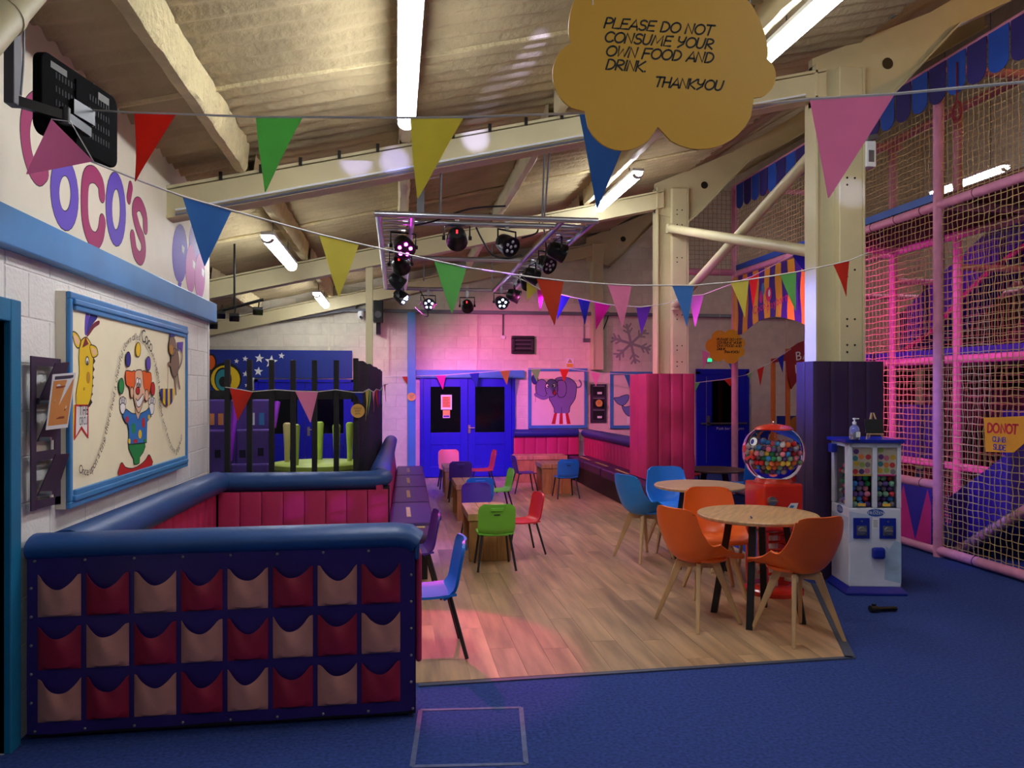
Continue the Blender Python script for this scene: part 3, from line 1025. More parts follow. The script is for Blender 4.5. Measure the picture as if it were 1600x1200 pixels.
kid_chair('dark purple kids chair half hidden behind the pocket panel', m_pur, .10, 5.98, 95, 1.12)
kid_chair('red kids chair behind the far dark round table', m_red, 4.25, 10.85, 175, 1.15)
kid_chair('blue kids chair left of the gumball globe by the far round table', m_blu, 4.52, 9.35, 5, 1.25)

# ------------------------------------------------------------------ cafe tables and shell chairs
def round_table(label, x, y, r=.405, z=.73, rot=.6, top=m_ash):
    t = thing('round_table', label, 'table', (x, y, .0055), rot)
    MB().lathe([(0, z - .026), (r - .006, z - .026), (r, z - .018), (r, z - .006), (r - .006, z), (0, z)], 56, cap=False).build('tabletop', top, t, smooth=True)
    for i in range(4):
        q = math.pi / 2 * i
        c, s_ = math.cos(q), math.sin(q)
        a = Vector((c * .19, s_ * .19, z - .05))
        b = Vector((c * .30, s_ * .30, 0))
        u = Vector((-s_, c, 0)) * .022
        v = Vector((c, s_, 0)) * .022
        MB().hexa([b - u - v, b + u - v, b + u + v, b - u + v, a - u - v, a + u - v, a + u + v, a - u + v]).build('leg', m_black, t, bevel=.003)
    mb = MB()
    mb.box(-.22, .22, -.022, .022, z - .058, z - .026)
    mb.box(-.022, .022, -.22, .22, z - .0575, z - .0265)
    mb.build('cross_frame', m_black, t)
    return t


def shell_chair(label, mm, x, y, deg, group=None):
    t = thing('shell_chair', label, 'chair', (x, y, .0055), R(deg), group)
    prof = smooth_pts([(.235, .425), (.20, .448), (.10, .440), (-.02, .425), (-.12, .430), (-.185, .485), (-.215, .58), (-.24, .69), (-.262, .805)], 4)
    n = len(prof) - 1
    def wv(v):
        pts = [(0, .175), (.12, .215), (.35, .235), (.55, .238), (.75, .215), (.92, .19), (1, .165)]
        for (a, b), (c, d) in zip(pts, pts[1:]):
            if v <= c: return b + (d - b) * (v - a) / (c - a)
        return .165
    def shell(u, v):
        i = min(int(round(v * n)), n)
        y_, z_ = prof[i]
        a, b = prof[max(i - 1, 0)], prof[min(i + 1, n)]
        ty, tz = b[0] - a[0], b[1] - a[1]
        l = math.hypot(ty, tz) or 1
        ny, nz = tz / l, -ty / l       # interior side
        if nz < 0 and v < .4: ny, nz = -ny, -nz
        e = 2 * u - 1
        curl = .02 + .14 * math.exp(-((v - .5) / .22) ** 2) + .035 * v
        return (e * wv(v), y_ + abs(e) ** 2.4 * curl * (.55 * ny + .45 * .6), z_ + abs(e) ** 2.4 * curl * (.6 * abs(nz) + .25) - (.035 * abs(e) ** 4 if v > .94 else 0))
    MB().surf(shell, 22, n, .012).build('shell', mm, t, smooth=True)
    def cush(u, v):
        a, q = 2 * math.pi * u, v
        return (.17 * q * math.cos(a), .035 + .16 * q * math.sin(a), .462 - .02 * q ** 4 - .012 * math.cos(a) ** 2 * 0)
    MB().surf(cush, 24, 5, .02).build('cushion', mm, t, smooth=True)
    for sx in (-1, 1):
        for sy in (-1, 1):
            a = Vector((sx * .085, -.01 + sy * .075, .425))
            b = Vector((sx * .20, -.01 + sy * .20, 0))
            mb = MB()
            ux = Vector((sx, sy, 0)).normalized()
            uy = Vector((-ux.y, ux.x, 0))
            q = []
            for p, ra, rb in ((b, .012, .012), (a, .030, .016)):
                q += [p - ux * ra - uy * rb, p + ux * ra - uy * rb, p + ux * ra + uy * rb, p - ux * ra + uy * rb]
            mb.hexa(q).build('leg', m_beech, t, bevel=.006)
    for k in (1, -1):
        ux = Vector((1, k, 0)).normalized()
        uy = Vector((-ux.y, ux.x, 0))
        q = []
        for z in (.375 + .0005 * k, .415 + .0005 * k):
            for a, b in ((-.15, -.016), (.15, -.016), (.15, .016), (-.15, .016)): q.append(ux * a + uy * b + Vector((0, -.01, z)))
        MB().hexa(q).build('cross_rail', m_beech, t)
    return t


T1 = round_table('round ash cafe table with black legs nearest the viewer', 2.50, 5.06, .41, .73, .95)
T2 = round_table('round ash cafe table with blue chairs around it', 2.735, 6.66, .41, .73, .5)
T3 = round_table('dark low round table beyond the pink padded column', 4.36, 10.1, .42, .5, .3, mat('dark veneer', (92, 62, 48), .4))
shell_chair('orange shell chair at the left of the nearest round table', m_orange, 2.06, 5.04, 23 - 90)
shell_chair('orange shell chair in front, right of the nearest round table', m_orange, 2.57, 4.66, 12)
shell_chair('orange shell chair facing the viewer behind the nearest round table', m_orange, 2.46, 5.70, 170)
shell_chair('pale blue shell chair seen from the side at the second round table', m_sky, 2.33, 7.02, -70)
shell_chair('blue shell chair facing the viewer behind the second round table', m_sky, 2.72, 7.36, 175)
shell_chair('blue shell chair between the second table and the gumball machine', m_sky, 2.98, 6.28, 30)
p = at(1174, 809, Z=.738)
pen = thing('pen', 'small blue pen lying on the nearest round table', 'pen', (p.x, p.y, .7415), R(70))
MB().cyl((-.03, 0, 0), (.03, 0, 0), .0045, n=8).build('barrel', m_navy, pen, smooth=True)
MB().cyl((.03, 0, 0), (.04, 0, 0), .0045, .0015, n=8).build('tip', m_white, pen, smooth=True)
# ------------------------------------------------------------------ lighting truss
tz = at(592, 334, Y=6.3).z
tr = thing('lighting_truss', 'rectangular aluminium lighting truss hung below the roof beams', 'truss')
XL, XR = at(591, 334, Y=6.3).x, at(929, 340, Y=6.3).x
YN, YFAR = 6.3, 10.9
wd = .27
for x0, y0, x1, y1 in ((XL - .03, YN, XR + .03, YN), (XL + .2, YN + wd, XR - .1, YN + wd), (XL, YN, XL, YFAR), (XL + wd, YN, XL + wd, YFAR), (XR, YN, XR, YFAR), (XR - wd, YN, XR - wd, YFAR),
                       (XL + wd, 8.35, XR - wd, 8.35), (XL, YFAR, XR, YFAR)):
    MB().tube([(x0, y0, tz), (x1, y1, tz)], .026, 12).build('chord', m_alu, tr, smooth=True)
for s_, xa in ((1, XL), (-1, XR)):
    n = 46
    for i in range(n):
        ya, yb = YN + .15 + (YFAR - YN - .2) * i / n, YN + .15 + (YFAR - YN - .2) * (i + 1) / n
        a, b = (xa, xa + s_ * wd) if i % 2 else (xa + s_ * wd, xa)
        MB().tube([(a, ya, tz), (b, yb, tz)], .009, 6).build('lattice_bar', m_alu, tr)
for (hx, hy) in ((XL + .5, YN), (XR - .45, YN), (XR - .41, YN + .12), (XL + .5, 10.1), (XR - .4, 10.1)):
    yb = 6.11 if hy < 8 else 10.1
    MB().tube([(hx, hy, tz), (hx, yb + (.0 if hy > 8 else .08), zbb(hx) + .01)], .008, 6).build('hanger_rod', m_grey, tr)
p = at(657, 318, Y=6.3)
MB().box(p.x - .03, p.x + .03, YN - .02, YN + .02, tz, zbb(p.x) + .01).build('hanger_strap', m_dkgrey, tr)

m_led = {'magenta': mat('magenta led', (255, 60, 240), .4, emit=26), 'white': mat('cool white led', (190, 205, 255), .4, emit=26), 'off': mat('unlit led lens', (180, 180, 190), .1, .3)}
m_red7 = mat('red digit', (255, 30, 40), .4, emit=5)


def stage_light(label, pos, to, r=.09, led='off', hang=None, digit=False, L_=.17):
    t = thing('stage_light', label, 'stage light', pos, 0, 'par cans on the truss')
    d = (Vector(to) - Vector(pos)).normalized()
    q = d.to_track_quat('Z', 'X').to_matrix().to_4x4()
    b = MB().lathe([(0, -L_ * .6), (r * .55, -L_ * .6), (r * .8, -L_ * .45), (r * .95, -L_ * .1), (r, L_ * .25), (r * 1.05, L_ * .3), (r * 1.05, L_ * .4), (r * .96, L_ * .4), (r * .94, L_ * .34), (0, L_ * .34)], 18, cap=False).build('can', m_blackm, t, smooth=True)
    b.matrix_local = q
    for k in range(6):
        a = 2 * math.pi * k / 5
        rr_ = r * .56 if k < 5 else 0
        if k == 5 and led != 'off': continue
        l = MB().lathe([(0, 0), (r * .17, 0), (r * .17, .006), (r * .1, .012), (0, .013)], 10, cap=False).build('led', m_led[led], b, smooth=True)
        l.location = (rr_ * math.cos(a), rr_ * math.sin(a), L_ * .345)
    if digit:
        o = MB().box(-.016, .016, -.007, .007, -.001, .002).build('display', m_red7, b)
        o.location = (r * .1, 0, -L_ * .605)
    # yoke and clamp
    h = (hang if hang is not None else tz) - pos[2]
    side = Vector((d.y, -d.x, 0))
    side = side.normalized() if side.length > .01 else Vector((1, 0, 0))
    w_ = r * 1.22
    top = max(.12, h - .12)
    MB().tube([side * w_, side * w_ + Vector((0, 0, top)), -side * w_ + Vector((0, 0, top)), -side * w_], .009, 6).build('yoke', m_blackm, t)
    for s_ in (-1, 1): MB().cyl(side * s_ * w_ * .9, side * s_ * w_ * 1.15, .018, n=10).build('knob', m_black, t)
    MB().box(-.018, .018, -.018, .018, top, max(top + .03, h + .03)).build('clamp', m_alu, t)
    return t


def par(px, py, Y, to, r, led, label, digit=False):
    p = at(px, py, Y=Y)
    return stage_light(label, p, to, r, led, digit=digit)


par(630, 385, 6.95, (1.2, 3.2, -.2), .095, 'magenta', 'magenta lit stage light at the left near corner of the truss')
par(714, 372, 6.57, (1.0, 13, 1.2), .09, 'off', 'stage light seen from behind with red display on the near truss bar', True)
par(792, 382, 6.57, (3.4, 3.0, .4), .085, 'off', 'unlit stage light facing the viewer on the near truss bar')
par(626, 413, 7.6, (1.2, 14, 1.0), .09, 'off', 'stage light seen from behind on the left truss, red display', True)
par(621, 440, 8.9, (3.0, 10.0, .4), .085, 'white', 'white lit stage light tilted on the left truss, upper one')
par(627, 464, 10.0, (3.2, 9.0, .2), .085, 'white', 'white lit stage light lowest on the left truss')
par(669, 475, 10.9, (1.6, 2.0, .8), .085, 'white', 'white lit stage light facing the viewer on the far truss bar')
par(730, 478, 10.9, (1.6, 14.5, 1.5), .085, 'off', 'stage light seen from behind on the far truss bar', True)
par(872, 393, 7.05, (6.4, 7.6, 1.2), .085, 'white', 'white lit stage light on the right truss nearest the viewer')
par(853, 412, 7.7, (4.0, 4.0, .4), .085, 'off', 'second stage light on the right truss, unlit')
par(832, 430, 8.3, (5.6, 9.0, 1.4), .085, 'off', 'third stage light on the right truss, above the yellow flag')
par(824, 440, 8.8, (3.5, 13.0, .4), .085, 'off', 'fourth stage light on the right truss, beside the yellow flag')
par(804, 462, 9.7, (5.0, 9.0, 1.4), .085, 'off', 'fifth stage light on the right truss towards the back wall')
par(783, 472, 10.4, (2.6, 4.0, .2), .085, 'white', 'white lit stage light at the far end of the right truss')
for i, (pts, Y) in enumerate((([(648, 352), (680, 345), (720, 330), (752, 324), (790, 322)], 6.36), ([(740, 345), (752, 372), (770, 398), (795, 404), (815, 398)], 6.6), ([(815, 372), (838, 364), (842, 350), (848, 340)], 6.6),
                              ([(655, 452), (664, 470), (668, 495), (648, 480)], 10.9), ([(847, 345), (852, 370), (853, 395), (848, 415)], 7.3))):
    c = thing('cable', ('black cable lying on top of the near truss bar', 'black cable looping between two near stage lights', 'short black cable rising to the near truss corner', 'black cable hanging from the far truss bar', 'black cable hanging beside the right truss')[i], 'cable')
    MB().tube([at(a, b, Y=Y) for a, b in smooth_pts(pts, 5)], .008, 6).build('cable_run', m_black, c, smooth=True)

# the beams of the stage lights
MAG, PNK, BLU, LAV, WHT = (1, .05, .75), (1, .22, .55), (.10, .05, 1), (.45, .38, 1), (.75, .8, 1)
SP = 1.0
spot('pink_wash', (.55, 10.7, 2.8), (2.2, 14.0, 1.25), (1, .14, .58), 430 * SP, 70, .8, .05)
spot('pink_wash', (.3, 10.7, 2.8), (.3, 14.0, 1.2), (1, .18, .7), 190 * SP, 60, .8, .05)
spot('blue_wash', (.5, 9.0, 2.8), (1.1, 13.6, .5), (.04, .03, 1), 430 * SP, 48, .6, .05)
spot('magenta_floor', (.05, 6.9, 2.75), (.30, 4.75, 0), (1, .03, .42), 300 * SP, 27, .35, .03)
spot('violet_floor', (.6, 6.6, 2.75), (.75, 9.6, 0), (.75, .25, 1), 110 * SP, 60, .8, .04)
spot('blue_bench', (.9, 7.8, 2.8), (.2, 7.6, .38), (.22, .12, 1), 200 * SP, 30, .6, .03)
spot('column_light', (1.85, 6.5, 2.75), (3.5, 6.1, 2.0), (.17, .2, 1), 380 * SP, 44, .9, .03)
spot('magenta_net', (1.6, 7.4, 2.75), (6.3, 8.6, 1.6), MAG, 650 * SP, 50, .6, .04)
spot('pink_corner', (1.4, 9.3, 2.75), (3.3, 11.6, .9), (1, .10, .5), 110 * SP, 95, .7, .04)
spot('blue_chairs', (1.6, 7.7, 2.75), (2.75, 7.1, .5), (.12, .25, 1), 50 * SP, 45, .7, .03)
spot('flag_light', (1.5, 8.5, 2.6), (2.9, 9.0, 2.55), (.75, .1, 1), 60 * SP, 60, .6, .03)
spot('pink_floor', (1.2, 8.5, 2.75), (1.6, 7.2, 0), (1, .45, .7), 60 * SP, 90, .8, .04)
# disco effect: narrow beams thrown at the beams, the roof and the pads
FX = Vector((1.15, 2.3, 3.40))
stage_light('small stage light hung from the roof above the viewer', (1.15, 2.2, 3.42), (1.15, 6.0, 3.0), .07, 'white', hang=zroof(1.15) - .04)
def fx(px, py, plane, col, pw, deg):
    q = at(px, py, **plane)
    spot('disco_beam', FX, q, col, pw, deg, .8, .01)


for px in (545, 606): fx(px, 262, {'Y': 6.2}, (.3, .3, 1), 800, 4)
fx(735, 225, {'Y': 6.2}, (.4, .4, 1), 800, 4)
for px, py, z in ((840, 72, 3.86), (772, 146, 3.84), (826, 88, 3.9)): fx(px, py, {'Z': z}, (.4, .4, 1), 260, 4)
for px, py in ((1050, 622), (1056, 690)): fx(px, py, {'Y': 9.6}, (1, .4, .9), 300, 3)
for px in (463, 535, 592): fx(px, 790, {'Y': 6.95}, (.4, .08, 1), 380, 2.6)
fx(1330, 300, {'Y': 6.0}, (.35, .4, 1), 450, 4)
fx(1000, 328, {'Y': 10.0}, (.7, .7, 1), 150, 4)

# ------------------------------------------------------------------ bunting
def cloth(nm, rgb):
    m = mat(nm + ' flag cloth', rgb, 0.8, var=0.05, scale=12, bump=0.1, bscale=25, spec=0.2)
    nt = m.node_tree
    b = nt.nodes['Principled BSDF']
    tl = nt.nodes.new('ShaderNodeBsdfTranslucent')
    tl.inputs[0].default_value = srgb(*rgb)
    mx = nt.nodes.new('ShaderNodeMixShader')
    mx.inputs[0].default_value = 0.5
    nt.links.new(b.outputs[0], mx.inputs[1])
    nt.links.new(tl.outputs[0], mx.inputs[2])
    nt.links.new(mx.outputs[0], nt.nodes['Material Output'].inputs['Surface'])
    return m


FC = {'red': cloth('red', (226, 72, 56)), 'green': cloth('green', (138, 214, 126)), 'yellow': cloth('yellow', (236, 228, 116)), 'blue': cloth('blue', (98, 162, 226)), 'pink': cloth('pink', (252, 170, 208)),
      'orange': cloth('orange', (222, 92, 60)), 'purple': cloth('purple', (150, 90, 220)), 'magenta': cloth('magenta', (240, 60, 190)), 'lilac': cloth('lilac', (222, 170, 230)), 'ochre': cloth('ochre', (196, 150, 70)), 'navy': cloth('navy', (52, 70, 190))}
m_cord = mat('white cord', (226, 222, 216), 0.8)


def bunting(label, pts, d0, d1, flags, r=.004, seed=0):
    t = thing('bunting', label, 'bunting')
    (xa, _), (xb, _) = pts[0], pts[-1]
    l0, l1 = (xa - 800) / 1200 * d0, (xb - 800) / 1200 * d1
    def dep(px):
        k = (px - 800) / 1200
        return d0 + (d1 - d0) * (k * d0 - l0) / ((l1 - l0) - k * (d1 - d0))
    def pt(px, py): return at(px, py, d=dep(px))
    MB().tube([pt(*p) for p in pts], r, 5).build('cord', m_cord, t)
    def yat(px):
        for (a, b), (c, e) in zip(pts, pts[1:]):
            if a <= px <= c: return b + (e - b) * (px - a) / (c - a)
        return pts[-1][1]
    rr = random.Random(seed)
    for a, b, tx, ty, col in flags:
        A_, B_ = pt(a, yat(a)), pt(b, yat(b))
        T_ = at(tx, ty, d=dep((a + b) / 2) - .01)
        nrm = (B_ - A_).cross(T_ - A_).normalized()
        ph = rr.uniform(0, 6)
        amp = (B_ - A_).length * .05
        def fl(u, v, A_=A_, B_=B_, T_=T_, nrm=nrm, ph=ph, amp=amp):
            base = A_.lerp(B_, u)
            return base.lerp(T_, v * .985) + nrm * amp * math.sin(u * 5 * (1 - v) + ph + 3 * v) * v
        MB().surf(fl, 6, 8, .0016).build('flag', FC[col], t, smooth=True)
    return t


bunting('near bunting string with large flags strung across the top of the room', [(105, 170), (210, 176), (275, 178), (400, 183), (473, 183), (640, 184), (725, 183), (905, 177), (995, 176), (1150, 168), (1265, 155), (1398, 147), (1602, 128)], 3.25, 1.95,
        [(210, 275, 213, 286, 'red'), (400, 473, 411, 300, 'green'), (641, 725, 650, 310, 'yellow'), (905, 995, 934, 330, 'blue'), (1265, 1398, 1294, 312, 'pink')], .0042, 1)
bunting('long bunting string drooping from the television to the near column', [(112, 240), (212, 280), (285, 307), (362, 329), (498, 366), (561, 381), (678, 407), (729, 418), (838, 434), (881, 439), (949, 444), (987, 446), (1050, 446), (1084, 446), (1141, 441), (1170, 437), (1219, 429), (1244, 425), (1302, 413), (1327, 407), (1356, 395)], 3.2, 5.85,
        [(285, 362, 320, 417, 'blue'), (498, 561, 530, 465, 'yellow'), (678, 729, 706, 491, 'green'), (838, 881, 866, 509, 'orange'), (949, 987, 974, 512, 'pink'), (1050, 1084, 1075, 511, 'blue'), (1141, 1170, 1165, 497, 'yellow'), (1219, 1244, 1242, 487, 'green'), (1302, 1327, 1323, 464, 'red')], .0045, 2)
bunting('bunting string of glowing magenta and blue flags beside the stage lights', [(795, 428), (823, 440), (842, 452), (893, 464), (950, 476), (1000, 480), (1040, 475), (1075, 462), (1098, 461), (1145, 443), (1175, 432), (1240, 398), (1262, 386)], 8.7, 9.4,
        [(823, 841, 823, 470, 'yellow'), (839, 852, 844, 487, 'magenta'), (873, 891, 870, 500, 'navy'), (903, 922, 914, 508, 'navy'), (929, 954, 931, 516, 'magenta'), (994, 1018, 1002, 522, 'purple'), (1077, 1100, 1086, 511, 'lilac'), (1170, 1186, 1177, 482, 'orange'), (1238, 1262, 1261, 431, 'navy')], .006, 3)
bunting('bunting string hanging in front of the blue double doors', [(600, 589), (628, 588), (645, 588), (697, 586), (749, 582), (797, 578), (845, 576), (890, 576), (938, 583), (990, 585), (1003, 587)], 13.88, 13.5,
        [(628, 645, 642, 609, 'red'), (681, 697, 692, 609, 'magenta'), (733, 749, 745, 606, 'navy'), (781, 797, 792, 602, 'ochre'), (829, 845, 839, 597, 'green'), (874, 890, 881, 597, 'red'), (923, 938, 931, 604, 'pink'), (975, 990, 984, 607, 'blue')], .006, 4)
bunting('bunting string along the front of the black picket fence', [(352, 605), (360, 606), (394, 612), (430, 609), (461, 611), (497, 612), (525, 609), (553, 613), (567, 613)], 7.04, 7.21,
        [(359, 395, 371, 658, 'red'), (461, 497, 485, 661, 'pink'), (553, 567, 566, 632, 'navy')], .004, 5)
bunting('bunting string along the curved side of the black picket fence', [(568, 613), (576, 608), (584, 613), (588, 608), (594, 610), (600, 601), (606, 600)], 7.5, 11.2,
        [(571, 576, 574, 658, 'yellow'), (576, 580, 577, 650, 'green'), (582, 586, 583, 645, 'pink'), (587, 590, 589, 638, 'red'), (591, 594, 593, 634, 'purple'), (596, 598, 597, 632, 'green'), (600, 603, 602, 630, 'pink')], .005, 6)
bunting('bunting string in front of the exit door far right', [(1086, 598), (1095, 597), (1130, 593), (1145, 590), (1165, 586), (1205, 566), (1236, 545)], 12.2, 11.6,
        [(1086, 1094, 1085, 614, 'green'), (1131, 1145, 1141, 604, 'red'), (1167, 1175, 1171, 592, 'green'), (1183, 1194, 1188, 604, 'red'), (1215, 1225, 1223, 583, 'navy')], .005, 7)
bunting('short bunting string over the exit sign behind the small cloud sign', [(1090, 546), (1098, 547), (1110, 552), (1136, 563), (1146, 566), (1160, 566)], 12.4, 12.3,
        [(1097, 1109, 1099, 578, 'pink'), (1136, 1144, 1143, 578, 'blue')], .005, 8)

# ------------------------------------------------------------------ cloud signs
m_cloud = mat('amber sign board', (240, 178, 36), 0.45, var=0.02)
m_ink = mat('black paint', (20, 17, 16), 0.6, var=0.0)


def cloud(label, cusps, Y, lines, bulge, pen, wires):
    t = thing('cloud_sign', label, 'sign')
    out = []
    n = len(cusps)
    for i in range(n):
        a, b = cusps[i], cusps[(i + 1) % n]
        bl = bulge[i]
        dx, dy = b[0] - a[0], b[1] - a[1]
        for k in range(12):
            s_ = k / 12.0
            h = 4 * s_ * (1 - s_)
            h = h ** .62
            out.append((a[0] + dx * s_ + dy * h * bl, a[1] + dy * s_ - dx * h * bl))
    on = on_y(Y)
    MB().prism([on(*q) for q in out], yplane(Y), -.006, .0).build('board', m_cloud, t)
    for s_, px, py, size in lines:
        mb = MB()
        x0, z0 = on(px, py)
        scribe(mb, yplane(Y), s_, x0, z0, size, pen, 0.0, .001, .3, 1.2)
        mb.build('lettering', m_ink, t)
    for px, py in wires:
        q = at(px, py, Y=Y)
        MB().cyl((q.x, Y, q.z), (q.x, Y + .01, zroof(q.x) - .02), .0018, n=5).build('wire', m_white, t)
    return t


cusps = [(893, 66), (914, 174), (1028, 198), (1178, 153), (1199, 92), (1163, -4), (1062, -36), (905, -10)]
c1 = Vector((0, 0))
k = at(943, 0, Y=1.95)
u = (at(1000, 40, Y=1.95) - at(999, 40, Y=1.95)).length
cloud('large hanging amber cloud sign asking not to consume own food and drink', cusps, 1.95,
      [('PLEASE DO NOT', 944, 43, 15 * u), ('CONSUME YOUR', 944, 65, 15 * u), ('OWN FOOD AND', 946, 87, 15 * u), ('DRINK.', 946, 108, 15 * u), ('THANKYOU', 1022, 135, 14.5 * u)],
      [-.36, -.42, -.36, -.36, -.1, -.3, -.35, -.12], 2.6 * u, [(926, 8), (1172, 5)])
u2 = (at(1130, 540, Y=10.9) - at(1129, 540, Y=10.9)).length
cs2 = [(1112, 529), (1109, 551), (1131, 561), (1155, 558), (1161, 543), (1157, 528), (1133, 520)]
cloud('small far amber cloud sign in front of the pink post', cs2, 10.9,
      [('PLEASE DO NOT', 1120, 532, 3.4 * u2), ('CONSUME YOUR', 1120, 537, 3.4 * u2), ('OWN FOOD AND', 1120, 542, 3.4 * u2), ('DRINK.', 1120, 547, 3.4 * u2), ('THANKYOU', 1131, 551.5, 3.2 * u2)],
      [-.36, -.34, -.36, -.34, -.36, -.36, -.36], .8 * u2, [(1125, 522), (1150, 522)])

# ------------------------------------------------------------------ television on its ceiling bracket
m_tv = mat('television plastic', (20, 20, 21), 0.9, var=0.1, spec=0.05)
tv = thing('television', 'black television seen from behind, turned towards the left wall', 'television')
d1, d2 = 2.86, 3.37
Pa, Pb = at(60, 140, d=d1), at(180, 205, d=d2)
ux = Vector((Pb.x - Pa.x, Pb.y - Pa.y, 0))
Wt = ux.length
ux.normalize()
uz = Vector((0, 0, 1))
un = Vector((ux.y, -ux.x, 0))     # towards the room
zc = (at(60, 88, d=d1).z + at(60, 200, d=d1).z) / 2 - .0
zc2 = (at(178, 152, d=d2).z + at(178, 262, d=d2).z) / 2
zc = (zc + zc2) / 2
Ht = .31
O = Vector((Pa.x, Pa.y, zc))
def tvp(a, b, t): return O + ux * a + uz * b + un * t
rc = .045
out = []
for cx, cy, a0 in ((Wt - rc, Ht / 2 - rc, 0), (rc, Ht / 2 - rc, 90), (rc, -Ht / 2 + rc, 180), (Wt - rc, -Ht / 2 + rc, 270)):
    out += [(cx + rc * math.cos(R(a0 + 15 * i)), cy + rc * math.sin(R(a0 + 15 * i))) for i in range(7)]
MB().prism(out, tvp, -.025, .012).build('casing', m_tv, tv, bevel=.006)
for gx in (.08, .30):
    for row in range(4):
        for k in range(8):
            a = gx + k * .019
            b = .075 - row * .052
            MB().prism([(a, b), (a + .009, b), (a + .009, b + .024), (a, b + .024)], tvp, .012, .0135).build('vent_slot', m_slot, tv)
MB().prism([(.05, .105), (.15, .105), (.15, .13), (.05, .13)], tvp, .012, .0138).build('label_plate', mat('faded label', (92, 88, 80), .6), tv)
MB().prism([(.36, .1), (.44, .1), (.44, .13), (.36, .13)], tvp, .012, .0138).build('label_plate', MATS['faded label'], tv)
MB().prism([(.20, -.155), (.225, -.155), (.225, .12), (.20, .12)], tvp, .012, .020).build('rib', m_tv, tv)
MB().prism([(.17, -.03), (.31, -.03), (.31, .03), (.17, .03)], tvp, .012, .03).build('mount_plate', m_blackm, tv)
bk = thing('television_bracket', 'black steel ceiling pole and arm holding the television', 'bracket')
q = at(20, 120, d=2.75)
pz0 = at(20, 165, d=2.75).z
MB().box(q.x - .018, q.x + .018, q.y - .03, q.y + .03, pz0, zroof(q.x) - .035).build('pole', m_dkgrey, bk, bevel=.004)
e0 = Vector((q.x, q.y, pz0 + .02))
e1 = tvp(.24, -.0, .045)
e1 = Vector((e1.x, e1.y, pz0 + .02))
mid = (e0 + e1) / 2 + Vector((.05, -.02, 0))
for a, b in ((e0, mid), (mid, e1)):
    dd = (b - a).normalized()
    s_ = Vector((dd.y, -dd.x, 0)) * .012
    MB().hexa([a - s_ - uz * .018, b - s_ - uz * .018, b + s_ - uz * .018, a + s_ - uz * .018, a - s_ + uz * .018, b - s_ + uz * .018, b + s_ + uz * .018, a + s_ + uz * .018]).build('arm', m_blackm, bk)
MB().cyl(mid - uz * .03, mid + uz * .03, .02, n=12).build('pivot', m_blackm, bk, smooth=True)
MB().tube(smooth_pts([tuple(Vector((q.x + .03, q.y - .03, zroof(q.x) - .05))), tuple(Vector((q.x + .05, q.y - .03, pz0 + .25))), tuple(Vector((q.x + .04, q.y - .03, pz0 + .03)))], 6), .004, 6).build('lead', m_grey, bk, smooth=True)
# a fallen flag caught on the television
bunting('lone translucent pink flag dangling from the television bracket', [(80, 186), (110, 190), (146, 252)], 2.78, 2.84, [(80, 146, 41, 273, 'pink')], .002, 11)
# duct that crosses the top left corner
a, b = at(-30, 60, d=2.2), at(62, -40, d=2.6)
dk = thing('duct', 'cream round duct crossing the top left corner', 'duct')
MB().tube([a + (a - b) * 1.0, a, b, b + (b - a) * 1.0], .06, 20).build('pipe', m_cream, dk, smooth=True)
MB().tube([a.lerp(b, .3), a.lerp(b, .38)], .064, 20).build('joint_band', m_cream, dk, smooth=True)
# ------------------------------------------------------------------ climbing frame
m_pad = mat('pink post padding', (232, 150, 182), 0.6, var=0.08, scale=9, bump=0.2, bscale=30)
m_net = mat('tan net cord', (196, 164, 112), 0.85, var=0.1)
m_deck = mat('maroon deck panel', (92, 44, 40), 0.7, var=0.15)
m_dmar = mat('dark maroon panel', (70, 20, 34), 0.7, var=0.15)
m_slide = mat('purple slide vinyl', (66, 34, 150), 0.4, var=0.12, scale=3, bump=0.15, bscale=5)
m_indigo = mat('indigo sheet', (48, 36, 160), 0.5, var=0.06)
m_mag = mat('magenta sheet', (206, 40, 130), 0.5, var=0.08)
m_amber = mat('amber sheet', (240, 164, 48), 0.55, var=0.05)
m_violet = mat('violet sheet', (66, 34, 140), 0.55, var=0.05)
m_mint = mat('mint panel', (104, 176, 152), 0.6)
m_orpan = mat('orange panel', (200, 100, 40), 0.6)
m_ochre = mat('ochre roller', (170, 120, 40), 0.6)
m_rope = mat('red rope', (140, 28, 40), 0.7)
cf = thing('climbing_frame', 'tall padded soft play climbing frame wrapped in tan netting', 'climbing frame')
XF, XI, XO = 5.15, 6.35, 8.2


def post(x, y, z0, z1, r=.05):
    o = MB().tube([(x, y, z0), (x, y, z1)], r, 14).build('post', m_pad, cf, smooth=True)
    return o


def rail(a, b, r=.045):
    MB().tube([a, b], r, 12).build('rail', m_pad, cf, smooth=True)


for y in (4.5, 6.68, 8.95, 11.17): post(XF, y, 0, 4.7)
for y in (5.6, 6.75, 7.92, 9.08, 11.17): post(XI, y, 0, 4.8)
for y in (6.0, 8.4, 10.6): post(XO, y, 0, 4.8)
for z, y0, y1 in ((.06, 4.5, 11.1), (.68, 6.68, 8.95), (3.37, 4.5, 11.17), (4.70, 4.5, 11.17)): rail((XF, y0, z), (XF, y1, z))
for z in (1.95, 3.37, 4.8): rail((XI, 5.0, z), (XI, 11.17, z), .05)
for y in (6.68, 8.95, 11.17):
    for z in (3.37, 4.68): rail((XF, y, z), (XI, y, z))
for y in (7.92, 9.08, 10.6):
    for z in (1.95, 3.0): rail((XI, y, z), (XO, y, z), .04)
rail((3.98, 11.17, 3.40), (XF, 11.17, 3.40), .05)
rail((XI, 6.0, .72), (XI, 9.1, .72))
rail((XO, 5.5, 2.9), (XO, 11, 2.9))
